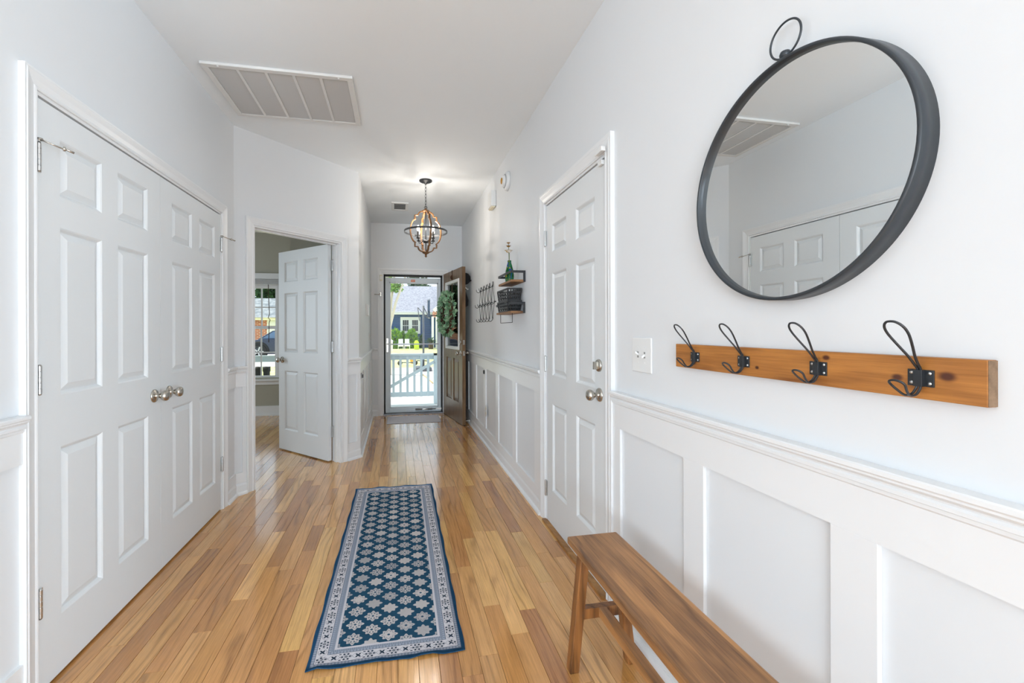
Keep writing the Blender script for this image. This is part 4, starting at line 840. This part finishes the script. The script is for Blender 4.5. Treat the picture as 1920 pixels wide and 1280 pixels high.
hs = thing('blue_house', 'blue sided house with grey roof across the lawn', 'house', (2, 32, GZ)); hb = lambda x0, x1, y0, y1, z0, z1, nm, mat, par=None: MB().box(x0, x1, y0, y1, z0, z1).build(nm, mat, par or hs)
hb(-5.2, 3.2, 32, 39, GZ, 2.38, 'wall', 'siding_blue'); hb(-5.5, 3.3, 31.55, 31.75, 2.30, 2.50, 'fascia', 'white_paint_out')
MB().prism([(-5.6, 31.5, 2.42), (-5.6, 35.6, 4.75), (-5.6, 39.6, 2.42)], (13.2, 0, 0)).build('roof', 'shingle', hs)
for xw_ in (.62, 1.30):
    wf = hb(xw_ - .30, xw_ + .30, 31.93, 32.02, .98, 2.02, 'window', 'white_paint_out')
    for i in range(3):
        for j in range(2): hb(xw_ - .21 + .145 * i, xw_ - .085 + .145 * i, 31.91, 31.935, 1.10 + .42 * j, 1.48 + .42 * j, 'pane', 'dark_glass', wf)
hb(.24, 1.68, 31.94, 32.01, .90, 2.12, 'window_trim', 'white_paint_out')
hb(3.2, 8, 30.3, 36, GZ, 2.45, 'wing', 'siding_blue'); MB().prism([(2.6, 30.0, 2.5), (4.9, 30.0, 4.35), (7.2, 30.0, 2.5)], (0, 4, 0)).build('gable', 'siding_blue', hs)
MB().bar((2.5, 29.9, 2.5), (4.95, 29.9, 4.47), .25, .16, (0, 1, 0)).bar((7.3, 29.9, 2.5), (4.85, 29.9, 4.47), .25, .16, (0, 1, 0)).build('gable_trim', 'white_paint_out', hs)
hb(2.45, 3.35, 29.85, 30.3, 2.05, 2.45, 'porch_beam', 'brick'); hb(2.35, 2.5, 29.8, 30.0, GZ, 2.1, 'porch_post', 'white_paint_out'); hb(2.62, 2.78, 29.8, 30.0, GZ, 2.1, 'porch_post', 'white_paint_out')
hb(3.22, 3.3, 30.2, 30.3, .75, .80, 'porch_rail', 'white_paint_out')
ad = None
for i, (x_, lb) in enumerate(((.24, 'left white lawn chair in front of the shrubs'), (.66, 'right white lawn chair in front of the shrubs'))):
    if ad is None:
        ad = thing('lawn_chair', lb, 'chair', (x_, 29.2, GZ), group='white lawn chairs')
        for q in range(4): MB().obox((x_ - .15 + .077 * q, 29.35, GZ + .20), (.068, 0, 0), (0, .02, .0), (0, .16, .50)).build('back_slat', 'chair_white', ad)
        for q in range(4): MB().box(x_ - .15, x_ + .15, 28.95 + .1 * q, 29.035 + .1 * q, GZ + .24 - .015 * q, GZ + .26 - .015 * q).build('seat_slat', 'chair_white', ad)
        for sx in (-1, 1):
            MB().box(x_ + sx * .17 - .025, x_ + sx * .17 + .025, 28.9, 29.4, GZ + .38, GZ + .40).build('arm', 'chair_white', ad)
            for yy in (28.93, 29.34): MB().box(x_ + sx * .165 - .015, x_ + sx * .165 + .015, yy, yy + .04, GZ, GZ + .38).build('leg', 'chair_white', ad)
    else: c = tree_copy(ad); c.location = (x_, 29.2, GZ); c['label'] = lb
lt = thing('lime_chair', 'lime green chair beside the white lawn chairs', 'chair', (1.28, 29.2, GZ)); MB().prism([(1.12, 28.9, GZ), (1.44, 28.9, GZ), (1.44, 28.95, GZ + .45), (1.36, 29.0, GZ + .6), (1.2, 29.0, GZ + .6), (1.12, 28.95, GZ + .45)], (0, .4, 0)).build('shell', 'lime', lt, bevel=.04); MB().box(1.16, 1.40, 28.78, 28.91, GZ + .2, GZ + .28).build('seat_pan', 'lime', lt)
pp = thing('fence_post', 'small white post on the lawn at left', 'post', (-.33, 27, GZ)); MB().box(-.40, -.26, 26.9, 27.04, GZ, GZ + .62).build('shaft', 'chair_white', pp); MB().lathe([(.11, 0), (0, .12)], (-.33, 26.97, GZ + .62), (0, 0, 1), 4, False).build('cap', 'chair_white', pp)

bh_ = thing('basketball_hoop', 'dark basketball hoop on a pole beside the driveway', 'basketball hoop', (.85, 14, GZ)); HX, HYY = .835, 14.0
MB().tube([(HX, HYY, GZ), (HX, HYY, 1.99)], .035, 10).build('pole', 'pole_grey', bh_); MB().box(HX - .25, HX + .25, HYY - .3, HYY + .5, GZ, GZ + .14).build('base', 'pole_grey', bh_, bevel=.03)
for (a, c) in (((HX - .18, HYY, 1.93), (HX + .14, HYY + .1, 1.60)), ((HX, HYY, 1.97), (HX + .16, HYY + .1, 1.66)), ((HX - .18, HYY, 1.93), (HX - .12, HYY, 1.5)), ((HX + .02, HYY, 1.72), (HX + .16, HYY + .1, 1.60))): MB().bar(a, c, .025, .025, (0, 1, 0)).build('strut', 'pole_grey', bh_)
fb = MB(); q0, q1, q2, q3 = (HX + .13, HYY - .25, 2.14), (HX + .24, HYY + .55, 2.24), (HX + .24, HYY + .55, 1.60), (HX + .13, HYY - .25, 1.60)
for a, c in ((q0, q1), (q1, q2), (q2, q3), (q3, q0)): fb.bar(a, c, .03, .03, (1, 0, 0))
fb.build('backboard_frame', 'pole_grey', bh_); MB().prism([q0, q1, q2, q3], (.006, 0, 0)).build('backboard', 'clear_glass', bh_)
MB().tube([V((HX + .42, HYY + .15, 1.68)) + V((.2 * math.cos(a), .2 * math.sin(a), 0)) for a in [2 * PI * i / 20 for i in range(20)]], .012, 6, closed=True).build('rim', 'pole_grey', bh_)
tr = thing('crape_myrtle', 'pale multi trunked tree at the left of the porch view', 'tree', (-.28, 13, GZ)); cr = MB()
for (dx, dy, tx, tz, r) in ((0, 0, -.02, 3.4, .07), (.03, .1, .26, 3.4, .05), (-.04, 0, -.30, 3.4, .06), (.05, -.1, .66, 3.2, .045)):
    MB().tube([(-.27 + dx, 13 + dy, GZ), (-.26 + dx, 13 + dy, 1.3), (-.27 + (tx * .35), 13 + dy, 2.0), (-.27 + tx, 13 + dy * 2, tz)], [r * 1.15, r, r * .8, r * .5], 8).build('trunk', 'bark', tr)
for (x_, z_, r) in ((-.35, 3.3, .7), (.3, 3.4, .6), (-.05, 2.5, .22)): cloud(cr, (x_, 13, z_), (r, r, r * .6), 420, .09, rg, .1)
cr.build('crown', 'leaf_bright', tr, kind='stuff')
def tree(label, x, y, h, r, mat, n=1500, s=.5):
    t = thing('tree', label, 'tree', (x, y, GZ)); MB().tube([(x, y, GZ), (x, y, h * .55)], [.3, .18], 8).build('trunk', 'dark_bark', t); cloud(MB(), (x, y, h * .62), (r, r, h * .4), n, s, rg, .3).build('crown', mat, t, kind='stuff')
for i, (x_, h) in enumerate(((-5.0, 7.5), (-1.4, 6.6), (2.2, 7.0), (5.8, 7.6))): tree('%s green tree behind the roof of the blue house' % ('leftmost', 'left of centre', 'right of centre', 'rightmost')[i], x_, 44 + i, h, 1.25, 'leaf_bright' if i % 2 else 'leaf_dark')
for i, (x_, y_, h) in enumerate(((-15.0, 46, 9), (-12.2, 45, 8.5), (-9.4, 43, 10), (-17.8, 44, 9))): tree('%s dark tree behind the brick house' % ('left', 'tall', 'right', 'far left')[i], x_, y_, h, 1.0, 'leaf_dark', 1800)

bk = thing('brick_house', 'brick house with pale roof seen through the bedroom window', 'house', (-9, 32, GZ)); kb = lambda x0, x1, y0, y1, z0, z1, nm, mat: MB().box(x0, x1, y0, y1, z0, z1).build(nm, mat, bk)
kb(-16, -8.8, 32, 38, GZ, 2.05, 'wall', 'brick'); kb(-8.8, -6.6, 31.9, 38, GZ, 2.05, 'garage_front', 'white_paint_out'); kb(-16.3, -6.4, 31.5, 31.65, 1.88, 2.08, 'fascia', 'cream'); MB().prism([(-16.4, 31.4, 2.05), (-16.4, 35, 3.6), (-16.4, 38.6, 2.05)], (10.2, 0, 0)).build('roof', 'shingle_light', bk)
for z_ in (.5, 1.0, 1.5): kb(-8.6, -6.8, 31.88, 31.905, z_ - .01, z_ + .01, 'garage_seam', 'cream')

car = thing('car', 'dark blue suv parked beyond the porch railing', 'car', (-4.9, 21.5, GZ)); cx0 = -6.07
body = [(-.95, .30), (-.98, .62), (-.88, .80), (.10, .92), (.20, .94), (3.35, .98), (3.50, .80), (3.55, .34), (3.1, .25), (-.6, .25)]
top = [(-.10, .90), (.55, 1.30), (1.0, 1.36), (2.6, 1.34), (3.30, .96)]
MB().prism([(cx0 + a, 20.7, GZ + z_) for a, z_ in body], (0, 1.75, 0)).build('body', 'car_blue', car, bevel=.05); MB().prism([(cx0 + a, 20.8, GZ + z_) for a, z_ in top], (0, 1.55, 0)).build('cabin', 'car_blue', car, bevel=.05)
for pl in ([(.12, .95), (.60, 1.26), (.98, 1.29), (.98, .96)], [(1.06, .96), (1.06, 1.29), (1.85, 1.29), (1.85, .97)], [(1.93, .97), (1.93, 1.29), (2.5, 1.27), (2.95, .99)]): MB().prism([(cx0 + a, 20.785, GZ + z_) for a, z_ in pl], (0, .02, 0)).build('side_window', 'car_window', car)
for wx in (0.0, 2.62):
    wh_ = MB().lathe([(.20, 0), (.345, 0), (.365, .03), (.365, .2), (.345, .23), (0, .23)], (cx0 + wx, 20.66, GZ + .365), (0, 1, 0), 28).build('wheel', 'tire', car); al = MB().lathe([(.245, .0), (.225, .02), (.215, .05)], (cx0 + wx, 20.655, GZ + .365), (0, 1, 0), 24)
    for i in range(5): a = 2 * PI * i / 5; al.bar((cx0 + wx, 20.665, GZ + .365), (cx0 + wx + .23 * math.cos(a), 20.665, GZ + .365 + .23 * math.sin(a)), .06, .03, (0, 1, 0))
    al.build('rim', 'alloy', wh_)
    MB().tube([(cx0 + wx + .42 * math.cos(a), 20.70, GZ + .365 + .42 * math.sin(a)) for a in [PI * i / 14 for i in range(15)]], .045, 6).build('wheel_arch', 'tire', car)

# toys on the driveway
sk = thing('scooter', 'small dark kick scooter lying on the driveway', 'scooter', (.4, 16, GZ)); MB().bar((.12, 16.2, GZ + .12), (.62, 16.1, GZ + .12), .12, .03).build('deck', 'pole_grey', sk); MB().tube([(.62, 16.1, GZ + .12), (.75, 16.0, GZ + .20), (.95, 15.6, GZ + .22)], .02, 6).build('stem', 'pole_grey', sk); MB().tube([(.85, 15.45, GZ + .24), (1.05, 15.75, GZ + .2)], .02, 6).build('handlebar', 'tire', sk)
for x_ in (.10, .66): MB().lathe([(0, -.02), (.09, -.02), (.09, .02), (0, .02)], (x_, 16.15, GZ + .105), (0, 1, 0), 16).build('wheel', 'tire', sk)
bt = thing('toy_bucket', 'orange toy bucket near the basketball pole', 'toy', (.62, 17.2, GZ)); MB().lathe([(0, 0), (.10, 0), (.14, .24), (.15, .25), (.13, .25), (.1, .02), (0, .02)], (.62, 17.2, GZ + .012), (0, 0, 1), 16).build('pail', 'orange_toy', bt); MB().tube([(.62 + .14 * math.cos(a), 17.2, GZ + .26 + .12 * math.sin(a)) for a in [PI * i / 10 for i in range(11)]], .008, 6).build('handle', 'pole_grey', bt)
hz = thing('garden_hose', 'thin tan hose lying across the driveway', 'hose', (.9, 11.5, GZ)); MB().tube([(.72, 13.2, GZ + .03), (.74, 12.5, GZ + .03), (.80, 11.8, GZ + .03), (.83, 11.2, GZ + .03), (.86, 10.6, GZ + .03)], .018, 6).build('tubing', 'hose', hz)
